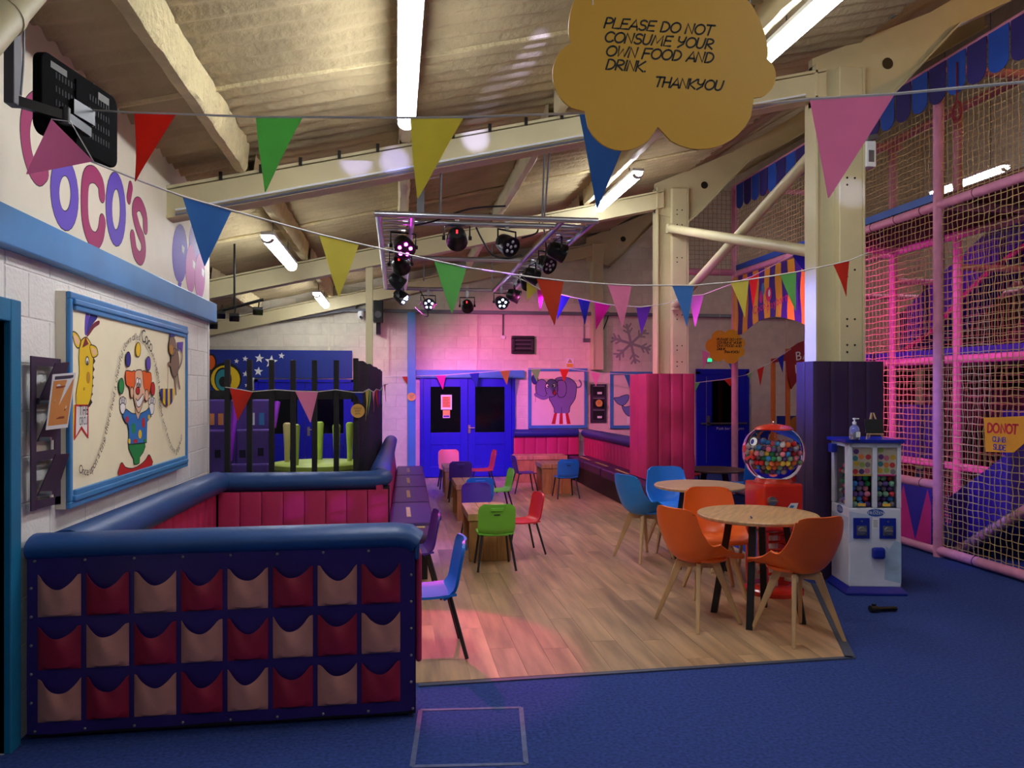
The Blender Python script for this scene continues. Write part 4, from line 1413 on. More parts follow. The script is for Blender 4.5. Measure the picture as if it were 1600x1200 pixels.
# cable ties that pinch the padding
for y in (6.9, 7.3, 7.7, 8.1, 8.5, 5.0, 5.6, 6.2):
    for z in (3.37, .68 if y > 6.7 else .06): MB().tube([(XF + .048 * math.cos(q), y, z + .048 * math.sin(q)) for q in [2 * math.pi * i / 12 for i in range(12)]], .003, 4, closed=True).build('tie', m_black, cf)
MB().box(XF + .02, XI, 4.5, 8.9, 3.40, 3.46).build('deck', m_deck, cf)
MB().box(XI + .06, XO, 5.2, 11.1, 1.98, 2.03).build('deck', m_violet, cf)
MB().box(XF - .012, XF + .012, 6.75, 11.1, 3.425, 3.50).build('deck_band', mat('mid blue band', (44, 90, 180), .5), cf)
MB().box(XI - .012, XI + .012, 5.2, 11.1, 2.0, 2.08).build('deck_band', m_indigo, cf)
for q in ((XO + .08, XO + .1, 5.0, 11.1, 0, 2.9), (XO + .08, XO + .1, 5.0, 11.1, 3.0, 3.3)): MB().box(*q).build('back_panel', m_dmar, cf)
MB().box(XI + .1, XO, 11.16, 11.18, 0, 1.9).build('back_panel', m_dmar, cf)
MB().box(7.5, 7.52, 7.6, 8.6, .05, 1.35).build('inner_panel', m_indigo, cf)
MB().box(6.9, 6.92, 9.0, 9.9, 0.7, 1.4).build('inner_panel', m_violet, cf)
MB().box(XO - .02, XO, 5.6, 6.9, 3.9, 4.5).build('inner_panel', m_orpan, cf)
MB().tube([(7.6, 5.0, 2.35), (7.6, 7.4, 2.35)], .14, 18).build('roller', m_ochre, cf, smooth=True)
MB().tube([(7.3, 5.0, 2.75), (7.3, 7.3, 2.7)], .05, 10).build('hand_rail', m_mag, cf, smooth=True)


def net(parent, fn, W, H, cell=.062, r=.0042, seed=0, sag=.006):
    rr = random.Random(seed)
    nu, nv = int(W / cell), int(H / cell)
    J = [[Vector(fn(W * i / nu + (rr.uniform(-sag, sag) if 0 < i < nu else 0), H * j / nv + (rr.uniform(-sag, sag) if 0 < j < nv else 0), rr.uniform(-.006, .006))) for i in range(nu + 1)] for j in range(nv + 1)]
    mb = MB()
    for i in range(nu + 1): mb.tube([J[j][i] for j in range(nv + 1)], r, 3)
    for j in range(nv + 1): mb.tube([J[j][i] for i in range(nu + 1)], r, 3)
    mb.build('netting', m_net, parent, kind='stuff')


net(cf, lambda a, b, t: (XF + t, 4.5 + a, .06 + b), 4.5, 4.6, .064, .0042, 1)
net(cf, lambda a, b, t: (XF + t, 9.0 + a, 3.44 + b), 2.15, 1.22, .064, .0042, 2)
net(cf, lambda a, b, t: (XI + t, 5.0 + a, 2.05 + b), 6.1, 1.3, .075, .003, 3)
net(cf, lambda a, b, t: (XI + t, 5.0 + a, .06 + b), 4.1, 1.85, .075, .003, 4)
net(cf, lambda a, b, t: (4.0 + a, 11.17 + t, 3.45 + b), 1.15, 1.2, .07, .0045, 5)
net(cf, lambda a, b, t: (XI + t, 5.0 + a, 3.45 + b), 6.1, 1.3, .075, .003, 6)
# zigzag skirt panel beside the machine
fnF = lambda a, b, t: Vector((XF - .022 - t, a, b))
sk = thing('skirt_panel', 'indigo vinyl skirt panel with magenta triangles on the climbing frame', 'panel')
MB().prism([(6.74, .10), (8.9, .10), (8.9, .64), (6.74, .64)], fnF, .0, .004).build('sheet', m_indigo, sk)
for i in range(6):
    a = 6.74 + i * .36 - .12
    P = clip([(a, .10), (a + .36, .10), (a + .18, .63)], [(6.75, .1), (8.89, .1), (8.89, .64), (6.75, .64)])
    if len(P) > 2: MB().prism(P, fnF, .004, .006).build('triangle', m_mag, sk)
# scalloped valance along the top
va = thing('valance', 'scalloped blue valance tabs along the top of the climbing frame', 'valance')
y = 4.5
i = 0
m_vb = mat('valance blue', (32, 84, 190), .7)
m_vn = mat('valance navy', (50, 40, 120), .7)
while y < 11.0:
    out = [(y + .012, 4.69), (y + .012, 4.41)] + [(y + .125 + .113 * math.cos(q), 4.41 + .09 * math.sin(q)) for q in [math.pi + math.pi * k / 8 for k in range(1, 8)]] + [(y + .238, 4.41), (y + .238, 4.69)]
    MB().prism(out, fnF, .03, .036).build('tab', m_vb if i % 2 else m_vn, va)
    y += .25
    i += 1
for k, y in enumerate((5.45, 6.35, 7.75)):
    rp = thing('rope_loop', ('red rope loop hanging at the right edge of the climbing frame', 'red rope loop hanging below the dark blue valance tab', 'small red rope loop hanging behind the pink flag')[k], 'rope')
    MB().cyl((XF - .07, y, 4.6), (XF - .07, y, 4.24), .008, n=6).build('cord', m_rope, rp)
    MB().tube([(XF - .07, y + .055 * math.sin(q), 4.15 - .085 * math.cos(q)) for q in [2 * math.pi * j / 16 for j in range(16)]], .011, 6, closed=True).build('loop', m_rope, rp, smooth=True)

# slides
def sheet_slide(label, X0, X1, top, bot, railrow=True):
    """top, bot: outlines in (Y, Z) along the flank"""
    t = thing('slide', label, 'slide')
    for X in (X0, X1): MB().prism(top + bot[::-1], lambda a, b, s_, X=X: Vector((X + s_, a, b)), -.02, .02).build('flank', m_slide, t)
    n = len(bot)
    mb = MB()
    for i in range(n - 1):
        (a, b), (c, d) = bot[i], bot[i + 1]
        mb.hexa([(X0 + .02, a, b), (X1 - .02, a, b), (X1 - .02, c, d), (X0 + .02, c, d), (X0 + .02, a, b + .05), (X1 - .02, a, b + .05), (X1 - .02, c, d + .05), (X0 + .02, c, d + .05)])
    mb.build('bed', m_slide, t)
    return t


f = on_x(5.45)
top = [f(1487, 776), f(1545, 733), f(1600, 690), f(1680, 630)]
bot = [f(1492, 862), f(1545, 829), f(1600, 797), f(1680, 750)]
s1 = sheet_slide('wide purple vinyl slide sloping down behind the tan net', 5.45, 6.2, top, bot)
MB().tube([(5.43, a, b - .02) for a, b in bot], .045, 12).build('edge_roll', m_pad, s1, smooth=True)
for k in range(16):
    a = Vector((5.43, bot[0][0], bot[0][1] - .02)).lerp(Vector((5.43, bot[2][0], bot[2][1] - .02)), (k + .5) / 16)
    MB().tube([(a.x + .05 * math.cos(q), a.y + .02 * math.sin(q), a.z + .05 * math.sin(q)) for q in [2 * math.pi * j / 12 for j in range(12)]], .006, 4, closed=True).build('lashing', m_grey, s1)
f = on_x(7.0)
top = [f(1407, 492), f(1465, 435), f(1512, 392), f(1545, 362), f(1610, 330)]
bot = [f(1407, 546), f(1457, 513), f(1512, 452), f(1550, 415), f(1610, 372)]
s2 = sheet_slide('upper purple slide crossing inside the climbing frame', 7.0, 7.5, top, bot)
MB().tube([(6.97, a, b - .06) for a, b in bot], .03, 8).build('edge_roll', m_mag, s2, smooth=True)
f = on_x(5.9)
MB().prism([f(1482, 741), f(1510, 741), f(1510, 766), f(1484, 780)], lambda a, b, t: Vector((6.25 + t, a, b)), 0, .02).build('mint_panel', m_mint, cf)

# do-not-climb notice tied to the net
ns = thing('slide_notice', 'amber notice on the net reading do not climb slide', 'sign')
f = on_x(5.1)
def nfn(a, b, t): return Vector((5.1 - t, -a, b))
P = [f(1537, 653), f(1601, 650), f(1601, 692), f(1584, 707), f(1540, 706)]
MB().prism([(-a, b) for a, b in P], nfn, -.004, 0).build('board', m_amber, ns)
u = .0049
for s_, px, py, size, pen, mm in (('DO', 1543, 675, 15.5, 3.6, 'r'), ('NOT', 1564, 676, 15, 3.6, 'r'), ('CLIMB', 1551, 689.5, 8.5, 1.6, 'b'), ('SLIDE', 1552, 702, 9, 1.6, 'b')):
    mb = MB()
    a, b = f(px, py)
    scribe(mb, nfn, s_, -a, b, size * u, pen * u, .0, .0015, .05)
    mb.build('lettering', mat('red marker', (214, 40, 70), .6) if mm == 'r' else mat('blue marker', (40, 40, 190), .6), ns)

# striped arch banner
an = thing('arch_banner', 'amber and violet striped arch banner over the toddler entrance', 'banner')
f = on_x(5.08)
ya, yb = f(1146, 470)[0], f(1263, 470)[0]
zt = 3.30
lowpts = [(1146, 512), (1156, 527), (1172, 512), (1186, 501), (1200, 496), (1218, 494.5), (1240, 500), (1252, 505), (1263, 510)]
low = sorted([f(*q) for q in lowpts])
def zlow(y):
    for (a, b), (c, d) in zip(low, low[1:]):
        if a <= y <= c: return b + (d - b) * (y - a) / (c - a)
    return low[-1][1] if y > low[-1][0] else low[0][1]
NS = 13
for i in range(NS):
    y0, y1 = yb + (ya - yb) * i / NS, yb + (ya - yb) * (i + 1) / NS
    def wob(y, z, i=i): return y + (.018 * math.sin(z * 9 + i) if yb + .02 < y < ya - .02 else 0)
    K = 8
    L1 = [(wob(y0, zlow(y0) + (zt - zlow(y0)) * k / K, i), zlow(y0) + (zt - zlow(y0)) * k / K) for k in range(K + 1)]
    R1 = [(wob(y1, zlow(y1) + (zt - zlow(y1)) * k / K, i + 1), zlow(y1) + (zt - zlow(y1)) * k / K) for k in range(K + 1)]
    MB().prism(L1 + R1[::-1], lambda a, b, t: Vector((5.08 - t, a, b)), 0, .006).build('stripe', m_amber if i % 2 == 0 else m_violet, an)
mb = MB()
bfn = lambda a, b, t: Vector((5.073 - t, -a, b))
a, b = f(1178, 492)
write(mb, bfn, "Coco's", -a, b, .16, .002, ang=.15)
mb.build('lettering', mat('pink paint', (226, 40, 110), .5), an)
mb = MB()
a, b = f(1199, 486)
write(mb, bfn, "playbarn", -a, b, .16, .002, ang=.15)
mb.build('lettering', mat('pink paint', (226, 40, 110), .5), an)
for px, py, rx, ry, mm in ((1193, 452, .045, .09, m_skyblue), (1190, 464, .05, .09, m_mag), (1202, 460, .085, .1, MATS['pink paint']), (1203, 458, .03, .05, m_white)):
    a, b = f(px, py)
    MB().prism(ell(-a, b, rx, ry, 14), bfn, .001 + .0005 * rx, .003 + (.002 if mm is m_white else 0)).build('balloon', mm, an)

# red wooden toddler gate beyond the column
tg = thing('toddler_arch', 'red wooden arch board on orange posts reading baby big top', 'arch')
m_orpost = mat('orange post', (214, 120, 44), .6)
Yg = 12.6
for px in (1208, 1231):
    q = at(px, 600, Y=Yg)
    MB().box(q.x - .035, q.x + .035, Yg - .03, Yg + .03, 0, at(px, 560 if px < 1220 else 545, Y=Yg).z).build('post', m_orpost, tg, bevel=.01)
f = on_y(Yg)
out = [(1203, 562), (1222, 556), (1232, 545), (1245, 536), (1262, 530), (1300, 528), (1300, 575), (1262, 588), (1245, 592), (1234, 608), (1229, 590), (1226, 564), (1206, 567)]
MB().prism([f(*q) for q in out], yplane(Yg - .03), 0, .03).build('board', mat('red board', (150, 28, 36), .5), tg)
for s_, px, py in (('BABY', 1240, 564), ('BIG TOP', 1239, 584)):
    mb = MB()
    a, b = f(px, py)
    write(mb, yplane(Yg - .061), s_, a, b, .22, .002, ang=.18, shear=.1)
    mb.build('lettering', m_white, tg)
MB().box(at(1215, 650, Y=13).x, at(1262, 650, Y=13).x, 13.0, 13.04, 0, at(1215, 650, Y=13).z).build('low_panel', m_navy, tg)
q = at(1248, 668, Y=12.9)
MB().prism(ell(q.x, q.z, .14, .2, 18), yplane(12.99), 0, .03).build('low_panel_disc', m_orpost, tg)

# ------------------------------------------------------------------ black picket fence and what stands behind it
fe = thing('picket_fence', 'black timber picket fence curving round the play corner', 'fence')
m_fence = mat('black timber', (20, 19, 22), 0.55, var=0.15, scale=8)
ztop = at(356, 562, Y=7.42).z
for px in (323, 355.5, 390, 424.5, 458, 491.5, 525.5, 556):
    q = at(px, 600, Y=7.42)
    MB().box(q.x - .024, q.x + .024, 7.40, 7.44, 0, ztop + (.02 if px > 550 else 0)).build('picket', m_fence, fe, bevel=.003)
xa, xb = at(319, 600, Y=7.45).x, at(558, 600, Y=7.45).x
for z0, z1 in ((at(400, 624, Y=7.45).z, at(400, 610, Y=7.45).z), (.2, .3)): MB().box(xa, xb, 7.44, 7.475, z0, z1).build('rail', m_fence, fe)
path = smooth_pts([(xb - .01, 7.47), (-.345, 8.1), (-.30, 9.0), (-.265, 10.2), (-.24, 11.3), (-.23, 12.4)], 12)
acc = 0
last = None
for i, (x_, y_) in enumerate(path):
    if last is None or math.hypot(x_ - last[0], y_ - last[1]) > .082:
        MB().box(x_ - .012, x_ + .012, y_ - .035, y_ + .035, 0, ztop + .02 - .02 * abs(math.sin(i * 1.7))).build('picket', m_fence, fe)
        last = (x_, y_)
for z in (.3, 1.5):
    MB().tube([(a - .03, b, z) for a, b in path], .022, 6).build('rail', m_fence, fe)
# stacked lime tables
m_limew = mat('lime lacquer', (176, 204, 84), 0.45, var=0.06)
m_limed = mat('pale wood leg', (206, 190, 124), 0.5, var=0.06)
q = at(494, 718, Y=8.75)
for k, (zb_, flip) in enumerate(((0.0, False), (.735, True))):
    t = thing('lime_table', 'lime round table standing upright below the upturned one' if not flip else 'lime round table turned upside down with its tapered legs in the air', 'table', (q.x + (.02 if flip else 0), 8.75, zb_))
    zt_ = (.66, .72) if not flip else (.0, .06)
    MB().lathe([(0, zt_[0]), (.49, zt_[0]), (.5, zt_[0] + .008), (.5, zt_[1] - .008), (.49, zt_[1]), (0, zt_[1])], 48, cap=False).build('tabletop', m_limew, t, smooth=True)
    for j in range(5):
        an_ = 2 * math.pi * j / 5 + .35
        lx, ly = .36 * math.cos(an_), .36 * math.sin(an_)
        if flip:
            MB().lathe([(.028, .06), (.032, .2), (.044, .47), (.036, .49), (.02, .498)], 16, (lx, ly, 0)).build('leg', m_limew if j != 2 else m_limed, t, smooth=True)
        else:
            MB().lathe([(.024, 0), (.03, .2), (.04, .66)], 14, (lx, ly, 0)).build('leg', m_limew, t, smooth=True)
# purple plastic play castle
pc = thing('play_castle', 'purple plastic play castle with slot windows behind the picket fence', 'playhouse')
m_castle = plastic('castle purple', (92, 66, 150))
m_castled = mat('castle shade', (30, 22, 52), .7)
f = on_y(8.3)
def wallpiece(x0, y0, x1, y1, holes, Y, nm):
    (a0, z1), (a1, z0) = on_y(Y)(x0, y0), on_y(Y)(x1, y1)
    mb = MB()
    o = MB().box(a0, a1, Y, Y + .05, max(z0, 0.0), z1).build(nm, m_castle, pc, bevel=.02)
    for hx0, hy0, hx1, hy1, mm in holes:
        (b0, w1), (b1, w0) = on_y(Y)(hx0, hy0), on_y(Y)(hx1, hy1)
        MB().box(b0, b1, Y - .008, Y + .01, w0, w1).build('window_slot', mm, o)
m_hot = mat('toy print', (240, 150, 90), .6)
wallpiece(322, 624, 354, 740, [(328, 646, 335, 664, m_hot), (341, 646, 349, 664, m_hot)], 8.35, 'tower_wall')
wallpiece(360, 624, 386, 740, [], 8.45, 'tower_wall')
wallpiece(391, 624, 424, 740, [(395, 645, 398, 664, m_white), (405, 645, 413, 664, m_skyblue)], 8.35, 'tower_wall')
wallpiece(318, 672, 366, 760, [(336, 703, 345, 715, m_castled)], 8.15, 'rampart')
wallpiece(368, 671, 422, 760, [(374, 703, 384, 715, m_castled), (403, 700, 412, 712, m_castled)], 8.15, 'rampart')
wallpiece(360, 725, 420, 800, [], 8.05, 'rampart_step')
for a, b in (((369, 628), (358, 720)), ((434, 628), (427, 668))):
    MB().tube([at(*a, Y=8.2), at(*b, Y=8.1)], .028, 10).build('pole', plastic('bright violet', (170, 50, 230)), pc, smooth=True)
spot('castle_glow', (-1.2, 9.3, 2.7), (-1.5, 8.5, 1.0), (.5, .2, 1), 25, 70, .8, .05)
# round name discs hung on the fence and pillar
m_disc = mat('amber disc', (226, 176, 84), .6)
for k, (px, py, Y, r_) in enumerate(((559, 642, 7.36, .065), (643, 620, 13.85, .075), (936, 630, 13.9, .065))):
    q = at(px, py, Y=Y)
    t = thing('name_disc', ('round amber card disc on the corner of the picket fence', 'round amber card disc on the blue pillar', 'round amber card disc in the grey leaflet rack on the back wall')[k], 'disc')
    MB().lathe([(0, 0), (r_, 0), (r_, .006), (0, .006)], 28, cap=False).build('card', m_disc, t).matrix_local = Matrix.Translation((q.x, Y, q.z)) @ Matrix.Rotation(R(90), 4, 'X')
    mb = MB()
    for j, s_ in enumerate(('PLEASE', 'KEEP', 'SAFE')): write(mb, yplane(Y - .007), s_, q.x, q.z + r_ * (.25 - .38 * j), r_ * .34, .001, center=True)
    mb.build('lettering', m_ink, t)
# ------------------------------------------------------------------ painting helpers
def flat(nm, rgb): return mat('paint ' + nm, rgb, 0.6, var=0.02)


PA = {'plum': flat('plum', (168, 48, 104)), 'violet': flat('violet', (104, 76, 190)), 'black': m_ink, 'cream': flat('cream', (252, 244, 208)), 'yellow': flat('yellow', (240, 200, 30)), 'peach': flat('peach', (240, 196, 160)),
      'orange': flat('orange', (240, 100, 24)), 'white': flat('white', (246, 244, 240)), 'blue': flat('blue', (40, 116, 196)), 'green': flat('green', (30, 140, 70)), 'red': flat('red', (196, 30, 30)), 'navy': flat('navy', (40, 44, 140)),
      'brown': flat('brown', (140, 112, 92)), 'tan': flat('tan', (196, 140, 40)), 'lilac': flat('lilac', (150, 120, 200)), 'pink': flat('pink', (214, 120, 186)), 'grey': flat('elephant grey', (122, 104, 168)), 'maroon': flat('maroon', (120, 20, 40)),
      'teal': flat('teal', (50, 140, 150)), 'slate': flat('slate', (110, 130, 190)), 'dull': flat('snow grey', (160, 154, 150))}


class Painter:
    def __init__(s, parent, mapf, planef): s.p = parent; s.m = mapf; s.f = planef; s.k = 0
    def shape(s, name, col, pts, line=0.0, sm=0):
        if sm: pts = smooth_pts(pts, sm, True)
        q = [s.m(*a) for a in pts]
        s.k += 1
        t0 = .00018 * s.k
        if line:
            mb = MB()
            for r_ in ribbon2d(q + [q[0]], line, cap=False): mb.prism(r_, s.f, t0 + .0001, t0 + .0007)
            mb.build(name + '_outline', PA['black'], s.p, kind='stuff')
        return MB().prism(q, s.f, max(0, t0 - .0012), t0 + .0004).build(name, PA[col], s.p)
    def stroke(s, name, col, pts, w, sm=0, outline=0.0, cap=True):
        if sm: pts = smooth_pts(pts, sm)
        q = [s.m(*a) for a in pts]
        s.k += 1
        t0 = .00018 * s.k
        if outline:
            mb = MB()
            for r_ in ribbon2d(q, w + outline * 2, cap): mb.prism(r_, s.f, max(0, t0 - .0008), t0)
            mb.build(name + '_outline', PA['black'], s.p, kind='stuff')
        mb = MB()
        for r_ in ribbon2d(q, w, cap): mb.prism(r_, s.f, t0, t0 + .0006)
        return mb.build(name, PA[col], s.p, kind='stuff')


# big painted letters on the fascia
XFa = LW + .0205
cl = thing('wall_lettering', 'large plum and violet painted name lettering on the cream fascia', 'lettering')
P = Painter(cl, on_x(XFa), xplane(XFa))
def elp(cx, cy, rx, ry, n=24, sk=0.0): return [(cx + rx * math.cos(q), cy + ry * math.sin(q) + sk * rx * math.cos(q)) for q in [2 * math.pi * j / n for j in range(n + 1)]]
P.stroke('letter_c', 'plum', [(88, 190), (76, 168), (58, 158), (44, 172), (39, 200), (42, 235), (50, 262), (60, 275), (69, 268)], .09, 4, .005)
P.stroke('letter_o', 'violet', elp(101, 302, 15.5, 43, 24, .35), .095, 0, .005, False)
P.stroke('letter_c', 'plum', [(159, 304), (157, 287), (147, 273), (136, 276), (132, 300), (133, 342), (140, 368), (150, 376), (157, 366), (160, 347)], .09, 4, .005)
P.stroke('letter_o', 'violet', elp(181, 327, 11, 45, 24, .35), .095, 0, .005, False)
P.stroke('apostrophe', 'plum', [(204, 292), (201, 310)], .07, 0, .004)
P.stroke('letter_s', 'plum', [(227, 356), (226, 337), (219, 320), (212, 321), (210, 334), (216, 358), (223, 376), (224, 394), (219, 404), (211, 394), (207, 370)], .085, 4, .005)
bw = thing('balloon_mural', 'painted purple and pink balloons at the end of the fascia', 'mural')
XB = LW + .0125
P = Painter(bw, on_x(XB), xplane(XB))
for nm, px, py, rx, ry, c in (('balloon', 304, 385, 9, 40, 'lilac'), ('balloon', 281, 396, 12, 46, 'violet'), ('balloon', 298, 420, 8, 38, 'pink'), ('balloon', 312, 432, 8, 36, 'pink')):
    P.shape(nm, c, elp(px, py, rx, ry, 22)[:-1])
    P.shape('knot', c, [(px - 3, py + ry - 1), (px + 3, py + ry), (px + 1, py + ry + 7), (px - 3, py + ry + 6)])
    P.shape('glint', 'white', [(px + 3, py - 14), (px + 7, py - 9), (px + 6, py + 2), (px + 3, py - 3)])

# ------------------------------------------------------------------ framed story picture
XM = -1.635
pic = thing('story_picture', 'large blue framed circus story painting on the white block wall', 'painting')
fc = on_x(XM, 90, 450, 3.427)
y0, y1 = on_x(XM)(106, 600)[0], on_x(XM)(291.5, 600)[0]
zt_, zb_ = .5 * (on_x(XM)(106, 455)[1] + on_x(XM)(291, 510)[1]), .5 * (on_x(XM)(103, 795)[1] + on_x(XM)(290, 730)[1])
MB().box(LW + .006, XM - .01, y0, y1, zb_, zt_).build('box_side', m_board, pic)
MB().box(XM - .012, XM, y0 + .04, y1 - .04, zb_ + .04, zt_ - .04).build('panel', PA['cream'], pic)
for k, (ins, w_, h) in enumerate(((0, .035, .012), (.033, .03, .024), (.062, .028, .016))):
    for a0, a1, b0, b1 in ((y0 + ins, y1 - ins, zt_ - ins - w_, zt_ - ins), (y0 + ins, y1 - ins, zb_ + ins, zb_ + ins + w_), (y0 + ins, y0 + ins + w_, zb_ + ins + w_, zt_ - ins - w_), (y1 - ins - w_, y1 - ins, zb_ + ins + w_, zt_ - ins - w_)):
        if k > 0 and abs(a1 - a0) < .05: continue
        MB().box(XM - .011, XM + h, a0, a1, b0, b1).build('moulding', m_skyblue, pic, bevel=.006)
P = Painter(pic, fc, xplane(XM))
def E(name, col, cx, cy, rx, ry, line=.0, n=20): return P.shape(name, col, [(cx + rx * math.cos(q), cy + ry * math.sin(q)) for q in [2 * math.pi * j / n for j in range(n)]], line)
LN = .006
# giraffe
P.shape('giraffe_plume', 'violet', [(145, 245), (148, 150), (163, 124), (172, 180), (164, 245)], 0, 3)
P.shape('giraffe_plume', 'navy', [(155, 240), (175, 140), (206, 128), (212, 160), (186, 195), (168, 240)], 0, 3)
P.shape('giraffe_plume', 'maroon', [(156, 258), (184, 198), (220, 174), (222, 194), (195, 214), (168, 252)], 0, 3)
P.shape('giraffe_mane', 'black', [(180, 360), (190, 350)] + [(197 - i * 1.6 + (6 if i % 2 else -6), 370 + i * 22) for i in range(13)] + [(165, 640), (160, 600)])
P.shape('giraffe_neck', 'yellow', [(74, 610), (90, 640), (84, 800), (73, 820)])
P.shape('giraffe_head', 'yellow', [(118, 300), (138, 268), (160, 270), (188, 330), (188, 430), (182, 560), (168, 615), (150, 640), (104, 636), (96, 570), (114, 460), (112, 380)], LN, 3)
P.shape('giraffe_ear', 'yellow', [(77, 236), (104, 246), (123, 290), (110, 322), (90, 300)], LN, 3)
P.shape('inner_ear', 'peach', [(86, 252), (103, 262), (114, 290), (106, 306), (92, 288)], 0, 3)
P.shape('giraffe_ear', 'yellow', [(172, 306), (204, 316), (214, 356), (188, 372), (176, 345)], LN, 3)
P.shape('inner_ear', 'peach', [(182, 322), (202, 330), (206, 352), (190, 358)], 0, 3)
P.shape('giraffe_cap', 'maroon', [(130, 320), (148, 262), (164, 300), (148, 310)])
E('giraffe_eye', 'white', 156, 390, 9, 22, LN)
E('giraffe_pupil', 'black', 156, 400, 4, 11)
E('giraffe_spot', 'tan', 162, 480, 9, 32)
E('nostril', 'tan', 140, 540, 4, 9)
P.shape('circus_banner', 'red', [(90, 624), (162, 624), (162, 806), (125, 756), (86, 816)])
P.shape('circus_banner_face', 'white', [(97, 634), (156, 634), (155, 786), (124, 738), (94, 794)])
mb = MB()
for s_, py in (('THE', 682), ('CIRCUS', 735)):
    a, b = fc(102, py)
    a2, _ = fc(152, py)
    write(mb, xplane(XM), s_, a, b, .075 if s_ == 'THE' else .06, .0125, wide=(a2 - a) / text_w(s_, .075 if s_ == 'THE' else .06))
mb.build('banner_lettering', PA['black'], pic, kind='stuff')
# clown
P.shape('boot', 'red', [(330, 1020), (331, 950), (344, 936), (360, 960), (400, 966), (440, 946), (470, 918), (482, 895), (495, 902), (497, 966)], LN, 2)
P.shape('trousers', 'green', [(376, 832), (394, 896), (404, 914), (406, 944), (434, 938), (437, 905), (456, 878), (464, 826)], LN, 2)
E('glove', 'white', 345, 632, 15, 44, LN)
E('glove', 'white', 500, 636, 14, 42, LN)
for hx, s_ in ((345, -1), (500, 1)):
    for k in range(4): E('glove_finger', 'white', hx - 12 + k * 8, 596 + abs(k - 1.5) * 7, 5, 18, LN)
P.shape('neck', 'peach', [(412, 640), (440, 640), (436, 690), (425, 706), (412, 680)])
P.shape('shirt', 'blue', [(342, 684), (362, 648), (392, 671), (414, 674), (425, 708), (438, 672), (468, 658), (486, 640), (498, 686), (474, 716), (472, 828), (374, 838), (377, 770), (371, 728), (358, 722)], LN)
for cx, cy, rx, ry, c in ((401, 752, 10, 30, 'green'), (454, 722, 8, 28, 'red'), (436, 783, 9, 24, 'yellow'), (366, 704, 8, 18, 'red'), (411, 820, 11, 11, 'red'), (379, 820, 6, 14, 'yellow'), (484, 692, 6, 14, 'yellow'), (462, 816, 8, 10, 'green')): E('shirt_dot', c, cx, cy, rx, ry)
P.shape('hair', 'orange', [(356, 452), (370, 442), (392, 448), (408, 444), (410, 520), (396, 585), (382, 580), (378, 530), (362, 520)], LN, 2)
P.shape('hair', 'orange', [(446, 446), (470, 450), (494, 456), (496, 520), (484, 560), (474, 605), (460, 600), (452, 530)], LN, 2)
E('ear', 'peach', 391, 560, 9, 30, LN)
E('ear', 'peach', 470, 575, 10, 32, LN)
P.shape('face', 'peach', [(408, 450), (428, 438), (446, 448), (452, 520), (462, 560), (448, 620), (430, 668), (416, 650), (402, 590), (400, 540), (408, 510)], LN, 3)
E('eye', 'white', 420, 506, 7, 26, LN)
E('eye', 'white', 432, 508, 7, 24, LN)
E('pupil', 'black', 420, 516, 3, 10)
E('pupil', 'black', 432, 518, 3, 10)
E('nose', 'red', 421, 550, 11, 20, LN)
P.shape('mouth', 'white', [(410, 590), (420, 604), (440, 580), (450, 566), (448, 600), (434, 634), (420, 636), (412, 616)], LN, 2)
for cx, cy, rx, ry, c in ((333, 525, 14, 42, 'green'), (370, 382, 13, 40, 'navy'), (423, 330, 13, 39, 'yellow'), (478, 405, 12, 38, 'violet'), (502, 540, 11, 36, 'red')): E('juggling_ball', c, cx, cy, rx, ry, LN)
# monkey with parasol
P.stroke('monkey_tail', 'brown', [(636, 440), (655, 400), (660, 350), (645, 310)], .02, 4)
P.stroke('monkey_leg', 'brown', [(626, 460), (624, 510), (626, 565)], .028, 3)
P.stroke('monkey_leg', 'brown', [(634, 455), (640, 500), (646, 535)], .028, 3)
E('monkey_body', 'brown', 620, 400, 22, 78, LN)
E('monkey_head', 'brown', 606, 312, 19, 52, LN)
E('monkey_face', 'tan', 600, 330, 10, 28)
P.stroke('monkey_arm', 'brown', [(612, 380), (600, 410), (586, 405)], .024, 3)
P.shape('monkey_hat', 'navy', [(592, 262), (600, 222), (622, 262)])
P.shape('monkey_flag', 'violet', [(634, 290), (664, 288), (660, 350), (648, 320), (640, 340)])
P.stroke('parasol_stick', 'brown', [(582, 400), (580, 540)], .008)
for i in range(6):
    x0_, x1_ = 542 + i * 12.5, 554.5 + i * 12.5
    yy = lambda x: 545 + 88 * math.sqrt(max(0, 1 - ((x - 579) / 38.0) ** 2))
    P.shape('parasol_gore', 'navy' if i % 2 == 0 else 'yellow', [(x0_, 540), (x1_, 538), (x1_, yy(x1_)), ((x0_ + x1_) / 2, yy((x0_ + x1_) / 2)), (x0_, yy(x0_))])


def write_path(mb, s, pts, size, t, grow=1.0):
    q = [fc(*a) for a in smooth_pts(pts, 8)]
    seg = [math.hypot(b[0] - a[0], b[1] - a[1]) for a, b in zip(q, q[1:])]
    tot = sum(seg)
    natural = text_w(s, size)
    k = tot / natural
    pos = 0.0
    for ch in s:
        adv = GL[ch][2] * size * k
        d = pos + adv * .3
        acc = 0
        for i, l in enumerate(seg):
            if acc + l >= d: break
            acc += l
        f_ = (d - acc) / l
        ang = math.atan2(q[i + 1][1] - q[i][1], q[i + 1][0] - q[i][0])
        d2 = pos - acc
        x_, y_ = q[i][0] + math.cos(ang) * d2, q[i][1] + math.sin(ang) * d2
        vs, fs, _ = GL[ch]
        mb.add([xplane(XM)(x_ + (vx * math.cos(ang) - vy * math.sin(ang)) * size, y_ + (vx * math.sin(ang) + vy * math.cos(ang)) * size, t) for vx, vy in vs], fs)
        pos += adv


